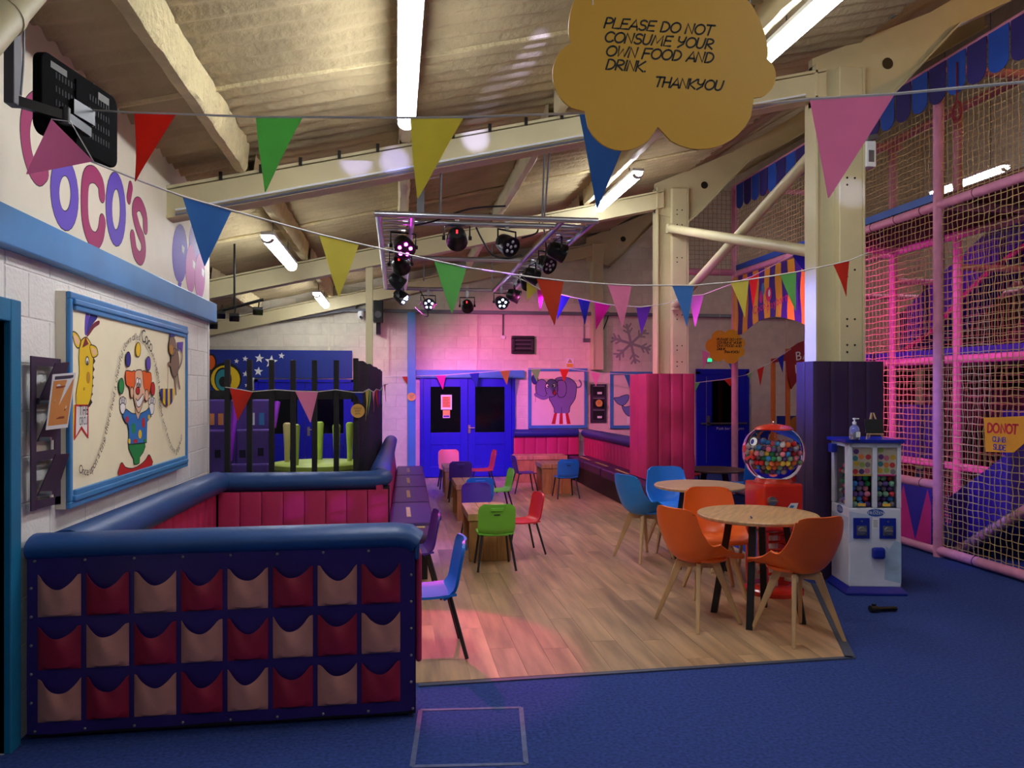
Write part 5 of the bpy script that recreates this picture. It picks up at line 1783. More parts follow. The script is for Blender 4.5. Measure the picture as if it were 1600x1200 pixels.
mb = MB()
write_path(mb, 'Once upon a time', [(98, 985), (125, 1000), (160, 1000), (190, 960), (215, 900), (240, 840), (246, 800)], .064, .012)
write_path(mb, 'there lived a cheerful clown called', [(250, 790), (272, 690), (292, 600), (308, 500), (328, 400), (355, 320), (395, 280), (430, 280)], .060, .012)
write_path(mb, 'Coco', [(438, 292), (462, 300), (490, 345)], .125, .012)
write_path(mb, 'who juggled and jiggled', [(490, 352), (508, 400), (526, 480), (534, 580), (546, 690)], .060, .012)
write_path(mb, 'until everyone giggled!', [(552, 710), (575, 790), (605, 870), (632, 880), (660, 800)], .060, .012)
mb.build('story_lettering', PA['black'], pic, kind='stuff')

# ------------------------------------------------------------------ leaflet rack on the left wall
m_rack = mat('purple grey steel', (70, 58, 80), 0.45, 0.3)
rk = thing('leaflet_rack', 'tall purple grey steel leaflet rack on the white wall by the door', 'rack')
fr_ = on_x(-1.655)
rf = xplane(-1.655)
for nm, q in (('side_bar', [(49, 556), (57, 557), (57, 797), (49, 799)]), ('side_bar', [(86, 572), (95, 573), (95, 788), (86, 789)]), ('cross_bar', [(57, 557), (95, 561), (95, 574), (57, 571)]),
              ('cross_bar', [(57, 622), (88, 622), (88, 630), (57, 632)]), ('cross_bar', [(57, 706), (86, 702), (86, 716), (57, 722)]), ('cross_bar', [(57, 782), (95, 775), (95, 786), (57, 796)])):
    MB().prism([fr_(*a) for a in q], rf, -.006, 0).build(nm, m_rack, rk)
for y_ in (690, 775, 632):
    q = [fr_(66, y_ - 65), fr_(88, y_ - 66), fr_(86, y_ - 3), fr_(57, y_)]
    mb = MB()
    (a0, b0), (a1, b1), (a2, b2), (a3, b3) = q
    mb.hexa([(-1.655, a3, b3), (-1.655, a2, b2), (-1.649, a2, b2), (-1.649, a3, b3), (-1.60, a0, b0), (-1.60, a1, b1), (-1.594, a1, b1), (-1.594, a0, b0)])
    mb.build('holder', m_rack, rk)
    MB().cyl((-1.654, a3 + .02, b3 + .01), (-1.60, a3 + .02, b3 + .01), .01, n=8).build('peg', m_stud, rk)
lf = thing('leaflet', 'orange and white illustrated leaflet slanting out of the wall rack', 'leaflet')
q = [at(82, 585, X=-1.57), at(118, 582, X=-1.53), at(105, 668, X=-1.59), at(71, 672, X=-1.62)]
def quadfn(q):
    return lambda a, b, t: (q[3].lerp(q[2], a)).lerp(q[0].lerp(q[1], a), b) + Vector((t, 0, 0))
qf = quadfn(q)
MB().prism([(0, 0), (1, 0), (1, 1), (0, 1)], qf, 0, .002).build('sheet', m_white, lf)
MB().prism([(.06, .07), (.94, .07), (.94, .88), (.06, .88)], qf, .002, .0028).build('print_area', mat('orange print', (226, 150, 80), .6), lf)
for k in range(5):
    MB().prism([(.2 + .12 * (k % 2), .18 + .14 * k), (.75, .18 + .14 * k), (.75, .22 + .14 * k), (.2 + .12 * (k % 2), .22 + .14 * k)], qf, .0028, .0034).build('print_line', mat('brown print', (150, 70, 40), .6), lf)
    MB().prism(ell(.3 + .4 * (k % 2), .26 + .13 * k, .09, .035, 10), qf, .0028, .0034).build('print_spot', m_white, lf)
MB().prism([(.1, .9), (.9, .9), (.9, .96), (.1, .96)], qf, .002, .0028).build('print_band', mat('grey print', (70, 64, 80), .6), lf)

# ------------------------------------------------------------------ back wall pictures
def framed(name, label, x0, y0, x1, y1, bw_, panel):
    t = thing(name, label, 'painting')
    YP = BW - .035
    (a0, z1), (a1, z0) = on_y(YP)(x0, y0), on_y(YP)(x1, y1)
    MB().box(a0, a1, YP, BW - .007, z0, z1).build('panel', panel, t)
    for q in ((a0, a1, z1 - bw_, z1), (a0, a1, z0, z0 + bw_), (a0, a0 + bw_, z0 + bw_, z1 - bw_), (a1 - bw_, a1, z0 + bw_, z1 - bw_)):
        MB().box(q[0], q[1], YP - .02, YP + .001, q[2], q[3]).build('frame_bar', m_skyblue, t, bevel=.004)
    return t, Painter(t, on_y(YP, 800, 560, 6.0), yplane(YP))


m_palep = flat('pale panel', (236, 216, 204))
t, P = framed('elephant_painting', 'blue framed painting of an elephant on a striped pedestal', 825, 575, 917.5, 669, .06, m_palep)
LN = .012
P.stroke('balloon_string', 'black', [(218, 250), (222, 330), (218, 410)], .006)
E('balloon', 'navy', 215, 195, 30, 48, LN)
P.stroke('tail', 'grey', [(600, 272), (636, 268), (650, 238), (632, 205)], .02, 4, .004)
P.shape('ear', 'grey', [(225, 250), (250, 205), (300, 200), (330, 250), (325, 330), (290, 370), (235, 340)], LN, 3)
P.shape('body', 'grey', [(350, 365), (395, 210), (450, 176), (540, 185), (600, 240), (604, 300), (590, 380), (545, 450), (525, 515), (405, 512), (395, 470), (365, 410)], LN, 3)
P.shape('ear', 'grey', [(425, 225), (470, 205), (505, 235), (508, 320), (480, 362), (430, 350)], LN, 3)
E('head', 'grey', 372, 278, 60, 84, LN)
P.stroke('trunk', 'grey', [(352, 320), (335, 358), (290, 372), (245, 352), (224, 340)], .055, 4, .005)
E('eye', 'white', 330, 258, 15, 20, LN)
E('eye', 'white', 394, 254, 15, 20, LN)
E('pupil', 'black', 335, 262, 6, 8)
E('pupil', 'black', 388, 258, 6, 8)
P.shape('mouth', 'red', [(380, 330), (395, 292), (408, 318), (404, 342)], LN, 2)
P.stroke('leg_line', 'black', [(464, 460), (464, 512)], .008)
for i in range(5):
    f0, f1 = i / 5, (i + 1) / 5
    P.shape('pedestal_stripe', 'red' if i % 2 == 0 else 'white', [(396 + 130 * f0, 514), (396 + 130 * f1, 514), (370 + 180 * f1, 615), (370 + 180 * f0, 615)])
t, P = framed('whale_painting', 'blue framed painting of a whale on a striped pedestal behind the pink column', 953, 580.5, 1046, 669, .06, m_palep)
P.shape('whale_tail', 'slate', [(955, 370), (1000, 365), (1035, 350), (1080, 340), (1096, 350), (1088, 395), (1045, 440), (1000, 430), (970, 400)], LN, 3)
P.shape('whale_body', 'slate', [(1030, 440), (1060, 455), (1120, 440), (1150, 400), (1150, 300), (1180, 262), (1240, 260), (1290, 320), (1300, 440), (1250, 530), (1180, 550), (1090, 540), (1045, 490)], LN, 3)
E('eye', 'white', 1196, 292, 12, 14, LN)
P.shape('hat', 'red', [(1120, 260), (1140, 225), (1170, 262), (1140, 290)], LN)
P.shape('scarf', 'red', [(1152, 405), (1190, 372), (1250, 380), (1240, 415), (1180, 410)], LN)
for i in range(7):
    P.shape('pedestal_stripe', 'red' if i % 2 else 'white', [(1080 + 28 * i, 545), (1108 + 28 * i, 545), (1108 + 29 * i, 610), (1076 + 29 * i, 610)])
# snowflake painted on the back wall
sn = thing('snowflake_mural', 'faint grey snowflake painted on the back wall beside the far column', 'mural')
P = Painter(sn, on_y(BW - .006), yplane(BW - .006))
for i in range(6):
    a = i * math.pi / 3 + .3
    c, s_ = math.cos(a), math.sin(a)
    P.stroke('snow_arm', 'dull', [(986, 537), (986 + 30 * c, 537 + 30 * s_)], .05)
    for fr__ in (.55, .8):
        for sg in (-1, 1):
            b = a + sg * .8
            P.stroke('snow_twig', 'dull', [(986 + 30 * fr__ * c, 537 + 30 * fr__ * s_), (986 + 30 * fr__ * c + 9 * math.cos(b), 537 + 30 * fr__ * s_ + 9 * math.sin(b))], .035)
# star mural and blue doors in the far left corner
sm = thing('star_mural', 'dark blue painted wall panel with white stars and a big yellow eye', 'mural')
f3 = on_y(BW - .04, 310, 530, 5.333)
a0, a1 = f3(60, 90)[0] - 1.2, f3(1280, 95)[0]
ztp, zmd, zlo = f3(600, 90)[1], f3(600, 322)[1], f3(200, 425)[1]
MB().box(a0, a1, BW - .04, BW - .006, zmd, ztp).build('panel', m_navy, sm)
MB().box(a0, f3(452, 300)[0], BW - .04, BW - .006, 0, zmd).build('panel', m_navy, sm)
P = Painter(sm, f3, yplane(BW - .04))
LN = .03
E('orange_ball', 'orange', 105, 195, 42, 68, LN)
E('eye_rim', 'black', 225, 325, 138, 132)
E('eye_yellow', 'yellow', 225, 335, 122, 118)
E('eye_iris_rim', 'black', 205, 335, 72, 100)
E('eye_iris', 'teal', 205, 340, 62, 88)
E('eye_pupil', 'black', 205, 355, 34, 44)
for cx, cy, r_ in ((318, 183, 22), (390, 163, 25), (508, 160, 40), (606, 188, 56), (693, 138, 28), (500, 268, 40), (393, 290, 28), (403, 383, 20)): P.shape('star', 'white', star(cx, cy, r_, .1))
xa, xb = at(404, 650, Y=BW).x, at(549, 650, Y=BW).x
d4 = panelled_door('door_4', xa, xb, f3(600, 330)[1] - .06, 2)
q = at(482, 673, Y=BW - .06)
MB().box(q.x - .02, q.x + .025, BW - .075, BW - .06, q.z - .09, q.z + .07).build('handle_plate', m_brass, d4)
MB().tube([(q.x, BW - .075, q.z + .02), (q.x, BW - .11, q.z + .02), (q.x + .1, BW - .11, q.z + .02)], .009, 8).build('handle', m_brass, d4, smooth=True)
MB().box(xa - .1, xa - .062, BW - .05, BW - .006, 0, zmd).build('white_jamb', m_white, d4)
MB().box(xb + .062, xb + .09, BW - .05, BW - .006, 0, zmd).build('white_jamb', m_white, d4)

# ------------------------------------------------------------------ small fittings
t = thing('leaflet_rack', 'grey three slot leaflet rack on the back wall between the paintings', 'rack')
f8 = on_y(BW - .05, 800, 560, 6.0)
(a0, z1), (a1, z0) = f8(738, 242), f8(888, 600)
MB().box(a0, a1, BW - .04, BW - .007, z0, z1).build('back_plate', m_rack, t)
for y_ in (265, 380, 490):
    (b0, w1), (b1, w0) = f8(762, y_), f8(866, y_ + 85)
    MB().box(b0, b1, BW - .045, BW - .041, w0, w1).build('slot', m_slot, t)
    MB().box(b0, b1, BW - .06, BW - .041, w1, w1 + .02).build('lip', m_alu, t)
    MB().box(b0 + .08, b1 - .05, BW - .06, BW - .046, w0 + .03, w0 + .07).build('clip', m_white, t)
t = thing('wall_vent', 'black louvred heater vent high on the back wall', 'vent')
(a0, z1), (a1, z0) = on_y(BW - .1)(800, 524.5), on_y(BW - .1)(835.5, 552.5)
MB().box(a0, a1, BW - .05, BW - .007, z0, z1).build('back_box', m_slot, t)
for q in ((a0, a1, z1 - .05, z1), (a0, a1, z0, z0 + .05), (a0, a0 + .06, z0 + .05, z1 - .05), (a1 - .06, a1, z0 + .05, z1 - .05)): MB().box(q[0], q[1], BW - .1, BW - .05, q[2], q[3]).build('surround', m_black, t, bevel=.01)
for k in range(3):
    z = z0 + .08 + k * .075
    MB().hexa([(a0 + .06, BW - .09, z), (a1 - .06, BW - .09, z), (a1 - .06, BW - .06, z + .03), (a0 + .06, BW - .06, z + .03), (a0 + .06, BW - .09, z + .012), (a1 - .06, BW - .09, z + .012), (a1 - .06, BW - .06, z + .042), (a0 + .06, BW - .06, z + .042)]).build('louvre', m_dkgrey, t)
t = thing('warning_sign', 'small white and yellow warning sign above the elephant painting', 'sign')
(a0, z1), (a1, z0) = on_y(BW - .01)(884.5, 560), on_y(BW - .01)(896.5, 574)
MB().box(a0, a1, BW - .012, BW - .005, z0, z1).build('plate', m_white, t)
MB().box(a0 + .01, a1 - .01, BW - .014, BW - .012, z0 + .005, z0 + .07).build('lower_half', mat('sign yellow', (230, 180, 60), .5), t)
c = (a0 + a1) / 2
MB().prism([(c - .04, z0 + .09), (c + .04, z0 + .09), (c, z1 - .01)], yplane(BW - .012), 0, .002).build('triangle', m_ink, t)
MB().prism([(c - .026, z0 + .097), (c + .026, z0 + .097), (c, z1 - .026)], yplane(BW - .0135), 0, .002).build('triangle_face', MATS['sign yellow'], t)
t = thing('loudspeaker', 'black loudspeaker high on the back wall by the slim post', 'loudspeaker')
(a0, z1), (a1, z0) = on_y(13.7)(583, 469), on_y(13.7)(598.5, 503)
MB().box(a0, a1, 13.68, 13.95, z0, z1).build('cabinet', m_black, t, bevel=.01)
MB().cyl(((a0 + a1) / 2, 13.685, z0 + .13), ((a0 + a1) / 2, 13.67, z0 + .13), .06, n=20).build('woofer', m_dkgrey, t)
MB().box((a0 + a1) / 2 - .04, (a0 + a1) / 2 + .04, 13.9, BW - .01, z0 - .2, z0 + .02).build('bracket', m_blackm, t)
t = thing('security_camera', 'small dome security camera left of the loudspeaker', 'camera')
q = at(564, 495, Y=13.95)
MB().lathe([(.05, .1), (.06, .05), (.055, 0), (.03, -.04), (0, -.05)], 16, (q.x, 13.95, q.z), cap=False).build('dome', m_white, t, smooth=True)
MB().box(q.x - .03, q.x + .03, 13.95, BW - .01, q.z + .06, q.z + .1).build('bracket', m_white, t)
MB().cyl((q.x, 13.9, q.z - .01), (q.x, 13.89, q.z - .01), .025, n=12).build('lens', m_black, t)
# flood lamps on the bar in the far left corner
t = thing('flood_bar', 'black bar carrying small floodlights in the far left corner', 'lamp bar')
a, b = at(320, 492, Y=9.2), at(412, 468, Y=9.2)
MB().tube([a, b], .018, 8).build('bar', m_blackm, t, smooth=True)
MB().cyl(((a.x + b.x) / 2, 9.2, (a.z + b.z) / 2), ((a.x + b.x) / 2, 9.2, zroof((a.x + b.x) / 2)), .012, n=6).build('drop_rod', m_blackm, t)
for px, py in ((333, 508), (345, 492), (366, 496), (403, 486)):
    q = at(px, py, Y=9.15)
    s_ = .05 if px < 350 else .055
    o = MB().box(-s_, s_, -.03, .03, -s_ * .75, s_ * .75).build('floodlight', m_blackm, t, bevel=.008)
    o.location = q
    o.rotation_euler = (R(35), 0, R(15))
    MB().box(-s_ * .85, s_ * .85, -.034, -.029, -s_ * .6, s_ * .6).build('lens', m_glassdk, o)
    MB().tube([(q.x, q.y, q.z), (q.x + .01, q.y + .03, q.z + .12)], .008, 6).build('stirrup', m_blackm, t)
# door notices
for k, (x0, y0_, x1, y1_) in enumerate(((689, 617, 706, 640), (692, 641, 703, 653))):
    t = thing('door_notice', ('white framed orange notice taped to the left blue door window', 'small cream card below the notice on the blue door window')[k], 'notice')
    (a0, z1), (a1, z0) = on_y(BW - .05)(x0, y0_), on_y(BW - .05)(x1, y1_)
    MB().box(a0, a1, BW - .047, BW - .042, z0, z1).build('sheet', m_white, t)
    if k == 0:
        MB().box(a0 + .025, a1 - .025, BW - .049, BW - .047, z0 + .04, z1 - .03).build('print_area', MATS['orange print'], t)
        for j in range(6): MB().box(a0 + .04, a1 - .04 - .02 * (j % 2), BW - .0505, BW - .049, z0 + .06 + j * .03, z0 + .07 + j * .03).build('print_line', MATS['brown print'], t)
    else:
        MB().box(a0, a1, BW - .049, BW - .047, z0 + .05, z1).build('print_area', m_disc, t)
        MB().box(a0 + .01, a1 - .01, BW - .0505, BW - .047, z0 + .015, z0 + .045).build('print_band', m_violet, t)
# white emergency light on the near column and exit lamp
t = thing('emergency_light', 'white emergency light box on the side of the near column', 'lamp')
q = at(1369, 238, Y=6.05)
MB().box(3.952, 4.04, 6.0, 6.1, q.z - .14, q.z + .08).build('box', m_white, t, bevel=.006)
MB().hexa([(3.955, 5.98, q.z + .08), (4.05, 5.98, q.z + .1), (4.05, 6.1, q.z + .1), (3.955, 6.1, q.z + .08), (3.955, 5.99, q.z + .12), (4.04, 5.99, q.z + .14), (4.04, 6.1, q.z + .14), (3.955, 6.1, q.z + .12)]).build('lamp_head', m_grey, t)
MB().box(3.97, 4.02, 5.998, 6.0, q.z - .1, q.z).build('label', m_grey, t)
t = thing('exit_light', 'small green lit exit lamp above the blue exit door', 'lamp')
q = at(1107, 563, Y=BW - .06)
MB().box(q.x - .1, q.x + .07, BW - .07, BW - .006, q.z - .04, q.z + .05).build('housing', m_white, t, bevel=.005)
MB().box(q.x - .02, q.x + .06, BW - .074, BW - .07, q.z - .025, q.z + .03).build('lens', mat('green exit led', (20, 230, 120), .4, emit=2), t)
t = thing('socket_box', 'grey electrical box with cable on the back wall left of the column', 'socket')
q = at(919, 532, Y=BW - .03)
MB().box(q.x - .1, q.x + .1, BW - .06, BW - .007, q.z - .03, q.z + .04).build('box', m_grey, t, bevel=.005)
MB().cyl((q.x - .08, BW - .03, q.z), (q.x - .08, BW - .03, 2.99), .008, n=6).build('pipe', m_grey, t)
MB().tube([at(a, b, Y=BW - .05) for a, b in smooth_pts([(928, 534), (940, 520), (950, 495), (950, 487)], 5)], .01, 6).build('cable_tail', m_black, t, smooth=True)
t = thing('socket_box', 'small box at the end of the drop conduit over the doors', 'socket')
q = at(786, 527, Y=BW - .03)
MB().box(q.x - .035, q.x + .035, BW - .06, BW - .007, q.z - .03, q.z + .03).build('box', m_white, t)
MB().cyl((q.x, BW - .03, q.z), (q.x, BW - .03, 2.99), .014, n=6).build('pipe', m_dkgrey, t)
# torch dropped on the carpet
q = at(1380, 952, Z=.02)
t = thing('torch', 'small black torch lying on the blue carpet by the vending machine', 'torch', (q.x, q.y, .022), R(-2))
MB().tube([(-.03, 0, 0), (.10, 0, 0)], .017, 12).build('barrel', m_blackm, t, smooth=True)
MB().tube([(-.10, 0, .003), (-.06, 0, .003), (-.03, 0, 0)], [.026, .024, .018], 12).build('head', m_black, t, smooth=True)
MB().box(-.085, -.06, -.01, .01, .026, .04).build('clip', m_black, t)
# ------------------------------------------------------------------ gumball machine
m_gred = mat('red enamel', (214, 44, 22), 0.22, var=0.03, coat=0.5)
m_clear = mat('clear globe', (250, 250, 255), 0.02, var=0.0, trans=1.0)
m_clear.node_tree.nodes['Principled BSDF'].inputs['IOR'].default_value = 1.05
m_pane = mat('clear pane', (250, 250, 255), 0.02, var=0.0, trans=1.0)
m_pane.node_tree.nodes['Principled BSDF'].inputs['IOR'].default_value = 1.02
GX, GY = 2.95, 5.70
gm = thing('gumball_machine', 'red gumball machine with a big clear globe full of bouncy balls', 'gumball machine', (GX, GY, .0055), 0)
gz, gr = 1.10, .238
MB().lathe([(.12, -.235 + .03), (.16, -.18), (.2, -.13), (gr * .985, -.05), (gr, 0.02), (gr * .96, .075), (.2, .135), (.14, .185)], 40, (0, 0, gz), cap=False).build('globe', m_clear, gm, smooth=True)
MB().lathe([(.15, .178), (.155, .185), (.12, .208), (.06, .222), (.0, .227)], 32, (0, 0, gz), cap=False).build('lid', m_gred, gm, smooth=True)
MB().lathe([(0, .225), (.01, .225), (.012, .238), (.006, .246), (0, .247)], 12, (0, 0, gz), cap=False).build('lid_knob', m_stud, gm, smooth=True)
MB().lathe([(.15, -.235), (.14, -.215), (.13, -.2)], 32, (0, 0, gz)).build('collar', m_gred, gm, smooth=True)
MB().box(-.165, .165, -.165, .165, .50, .868).build('body', m_gred, gm, bevel=.02, seg=3)
for k in range(4):
    x_, y_ = (-.14 if k % 2 else .14), (-.14 if k < 2 else .14)
    MB().box(x_ - .018, x_ + .018, y_ - .018, y_ + .018, .05, .5).build('corner_post', m_gred, gm)
for k in range(6):
    z = .12 + k * .062
    MB().tube([(.105 * math.cos(q), .105 * math.sin(q), z + .06 * q / 6.28) for q in [2 * math.pi * j / 16 for j in range(17)]], .012, 6).build('spiral_track', m_gred, gm, smooth=True)
MB().cyl((0, 0, .05), (0, 0, .5), .035, n=12).build('spiral_core', m_white, gm, smooth=True)
MB().lathe([(0, 0), (.23, 0), (.23, .03), (.2, .05), (0, .05)], 32, cap=False).build('base', m_gred, gm, smooth=True)
MB().cyl((-.1, -.165, .74), (-.1, -.185, .74), .035, n=16).build('coin_plate', m_stud, gm, smooth=True)
MB().box(-.135, -.065, -.2, -.185, .732, .748).build('coin_handle', m_stud, gm, bevel=.004)
f = lambda a, b, t: Vector((a, -.1655 - t, b))
MB().prism([(-.02, .60), (.0, .60), (.1, .66), (.12, .72), (.06, .72), (.02, .67)], f, 0, .001).build('sticker', m_white, gm)
MB().prism([(.0, .625), (.05, .655), (.09, .70), (.06, .705), (.02, .66)], f, .001, .002).build('sticker_print', m_skyblue, gm)
gc = Vector((GX, GY, gz + .0055))
def on_globe(px, py, lift=.004):
    v = FW + RT * ((px - 800) / 1200.0) + Vector((0, 0, (609 - py) / 1200.0))
    o = Vector((0, 0, CAM_H)) - gc
    rr_ = gr + lift
    a, b, c = v.dot(v), 2 * v.dot(o), o.dot(o) - rr_ * rr_
    dd = max(0, b * b - 4 * a * c)
    return o + v * ((-b - math.sqrt(dd)) / (2 * a)) + Vector((0, 0, gz))
def globe_paint(nm, col, pts, lift):
    n = len(pts)
    cx, cy = sum(p[0] for p in pts) / n, sum(p[1] for p in pts) / n
    vs = [on_globe(cx, cy, lift)] + [on_globe(*p, lift) for p in pts]
    vs2 = [on_globe(cx, cy, lift + .0015)] + [on_globe(*p, lift + .0015) for p in pts]
    fs = [(0, 1 + i, 1 + (i + 1) % n) for i in range(n)]
    m = n + 1
    fs2 = [(m, m + 1 + (i + 1) % n, m + 1 + i) for i in range(n)] + [(1 + i, m + 1 + i, m + 1 + (i + 1) % n, 1 + (i + 1) % n) for i in range(n)]
    MB().add(vs + vs2, fs + fs2).build(nm, PA[col], gm)
globe_paint('painted_eye_rim', 'black', ell(1177, 689, 7.5, 8.5, 18, .3), .003)
globe_paint('painted_eye', 'white', ell(1177.5, 690, 5.6, 6.6, 18, .3), .005)
globe_paint('painted_iris', 'navy', ell(1175.5, 690, 2.6, 4.2, 14, .3), .007)
globe_paint('painted_nose', 'red', ell(1163, 701, 3.2, 6.0, 14), .003)
globe_paint('painted_mouth', 'red', [(1163, 716), (1170, 712), (1177, 706), (1173, 715), (1167, 720)], .003)
globe_paint('painted_brow', 'black', [(1179, 676), (1184, 677), (1189, 684), (1186, 684), (1182, 679)], .003)

BC = {'red': (216, 50, 60), 'yellow': (230, 200, 70), 'green': (50, 150, 90), 'blue': (70, 150, 220), 'white': (226, 224, 220), 'pink': (236, 130, 150), 'orange': (240, 130, 70), 'purple': (110, 80, 150), 'grey': (150, 140, 150), 'mint': (150, 200, 160)}
BM = {}


def ball_mesh(col, r, key):
    k = (col, key)
    if k not in BM:
        me = bpy.data.meshes.new('ball')
        bm = bmesh.new()
        bmesh.ops.create_icosphere(bm, subdivisions=2, radius=r)
        bm.to_mesh(me)
        bm.free()
        me.shade_smooth()
        me.materials.append(mat(col + ' rubber ball', BC[col], 0.25, var=0.12, scale=20))
        BM[k] = me
    return BM[k]


def ball(col, p, r, key, label, group):
    o = bpy.data.objects.new('bouncy_ball', ball_mesh(col, r, key))
    COL.objects.link(o)
    o.location = p
    tag(o, label % col, 'ball', group % col)


rb = random.Random(12)
br_ = .0215
sp_ = br_ * 2.03
pts = []
for k in range(-12, 12):
    z = k * sp_ * .8165
    for j in range(-12, 12):
        y = (j + (.3333 if k % 2 else 0)) * sp_ * .866
        for i in range(-12, 12):
            x = (i + (.5 if j % 2 else 0) + (.5 if k % 2 else 0)) * sp_
            pts.append(Vector((x, y, z)))
camdir = (Vector((0, 0, CAM_H)) - gc).normalized()
inside = []
for p in pts:
    top = .055 + .03 * math.sin(p.x * 14 + 1) + .06 * (p.x * .4)
    rad = p.length
    lim = gr - .012 - br_ - (.03 if p.z < -.1 else 0)
    zz = p.z
    if rad < lim and zz > -.19 and zz < top and math.hypot(p.x, p.y) < (.2 if zz > -.13 else .15):
        inside.append(p)
def expo(p):
    return (p.length - .02 * 0) + (.1 if p.z > .0 else 0) + .25 * p.normalized().dot(camdir)
inside.sort(key=lambda p: -expo(p))
for p in inside[:240]:
    lat = p.dot(RT)
    wh = ('top' if p.z > .03 else 'bottom' if p.z < -.09 else 'middle') + ' ' + ('far left' if lat < -.11 else 'left' if lat < -.03 else 'centre' if lat < .04 else 'right' if lat < .11 else 'far right')
    ball(rb.choice(list(BC)), gc + p, br_, 'g', '%s bouncy ball at the ' + wh + ' of the clear gumball globe', '%s bouncy balls at the ' + wh + ' of the globe')
# red cabinet behind the gumball machine
q = at(1243, 800, Y=6.35)
t = thing('coin_machine', 'small red cabinet with rounded top behind the gumball machine', 'machine', (q.x - .08, 6.55, .0055), 0)
prof = [(-.13, 0), (.13, 0), (.13, .82)] + [(.13 - .12 * (1 - math.cos(R(a))), .82 + .1 * math.sin(R(a))) for a in range(15, 91, 15)] + [(-.13, .92)]
MB().prism(prof, lambda a, b, s_: Vector((a, s_, b)), -.12, .12).build('cabinet', m_gred, t, bevel=.01)
MB().box(-.1, .1, -.126, -.12, .55, .78).build('front_panel', mat('dark red panel', (140, 24, 16), .3), t)
MB().prism([(-.08, .95), (.0, .95), (.06, 1.03), (.0, 1.0), (-.02, 1.06), (-.05, .99)], lambda a, b, s_: Vector((a, s_, b)), -.02, .0).build('topper_sign', m_white, t)
MB().box(-.1, .06, -.01, .01, .92, .955).build('topper_foot', m_blue, t)

# ------------------------------------------------------------------ capsule vending machine
m_vwhite = mat('printed machine wrap', (222, 226, 240), 0.35, var=0.10, scale=3.5)
m_vblue = mat('machine blue plastic', (24, 40, 150), 0.3, var=0.04)
VX, VY, VR = 3.734, 5.690, R(-11.5)
vm = thing('vending_machine', 'white and blue capsule vending machine with balls behind its windows', 'vending machine', (VX, VY, 0), VR)
hw, hd = .20, .19
MB().hexa([(-.235, -.225, 0.0), (.235, -.225, 0), (.235, .2, 0), (-.235, .2, 0), (-.235, -.225, .02), (.235, -.225, .02), (.235, .2, .02), (-.235, .2, .02)]).build('foot', m_vblue, vm, bevel=.006)
MB().hexa([(-.235, -.225, 0.02), (.235, -.225, .02), (.235, .2, .02), (-.235, .2, .02), (-hw, -hd, .06), (hw, -hd, .06), (hw, hd, .06), (-hw, hd, .06)]).build('skirt', m_vblue, vm)
MB().box(-hw, hw, -hd, hd, .06, .675).build('lower_body', m_vwhite, vm, bevel=.008)
# window frame pieces
zb0, zt0 = .675, 1.185
for nm, q in (('frame_post', (-hw, -hw + .03, -hd, -hd + .03)), ('frame_post', (hw - .03, hw, -hd, -hd + .03)), ('frame_post', (-.018, .018, -hd, -hd + .03)), ('frame_post', (-hw, -hw + .03, hd - .06, hd)), ('frame_post', (-hw, -hw + .03, -hd + .03, -hd + .09)), ('side_wall', (hw - .02, hw, -hd + .03, hd)), ('rear_wall', (-hw + .03, hw - .02, hd - .02, hd))):
    MB().box(q[0], q[1], q[2], q[3], zb0, zt0).build(nm, m_vwhite, vm, bevel=.004)
MB().box(-hw, hw, -hd, -hd + .03, 1.15, 1.185).build('frame_head', m_vwhite, vm)
MB().box(-hw, -hw + .03, -hd + .03, hd - .06, 1.15, 1.185).build('frame_head', m_vwhite, vm)
MB().box(-.002, .002, -hd + .03, hd - .02, zb0, zt0 - .03).build('divider', m_slot, vm)
MB().box(-hw + .03, hw - .02, -hd + .13, -hd + .135, zb0, 1.15).build('divider', m_slot, vm)
for q in ((-hw + .028, -.016), (.016, hw - .028)): MB().box(q[0], q[1], -hd + .008, -hd + .012, zb0, 1.152).build('pane', m_pane, vm)
MB().box(-hw + .008, -hw + .012, -hd + .088, hd - .058, zb0, 1.152).build('pane', m_pane, vm)
MB().box(-.235, .215, -.215, .2, 1.185, 1.212).build('top_plate', m_vblue, vm, bevel=.004)
MB().box(-.245, -.2, .06, .14, 1.09, 1.16).build('lock_box', m_vblue, vm, bevel=.005)
vf = lambda a, b, t: Vector((a, -hd - t, b))
rv = random.Random(4)
dots = [(216, 50, 60), (230, 190, 60), (60, 150, 150), (110, 60, 130), (170, 200, 90), (240, 140, 60), (236, 130, 150), (150, 140, 140)]
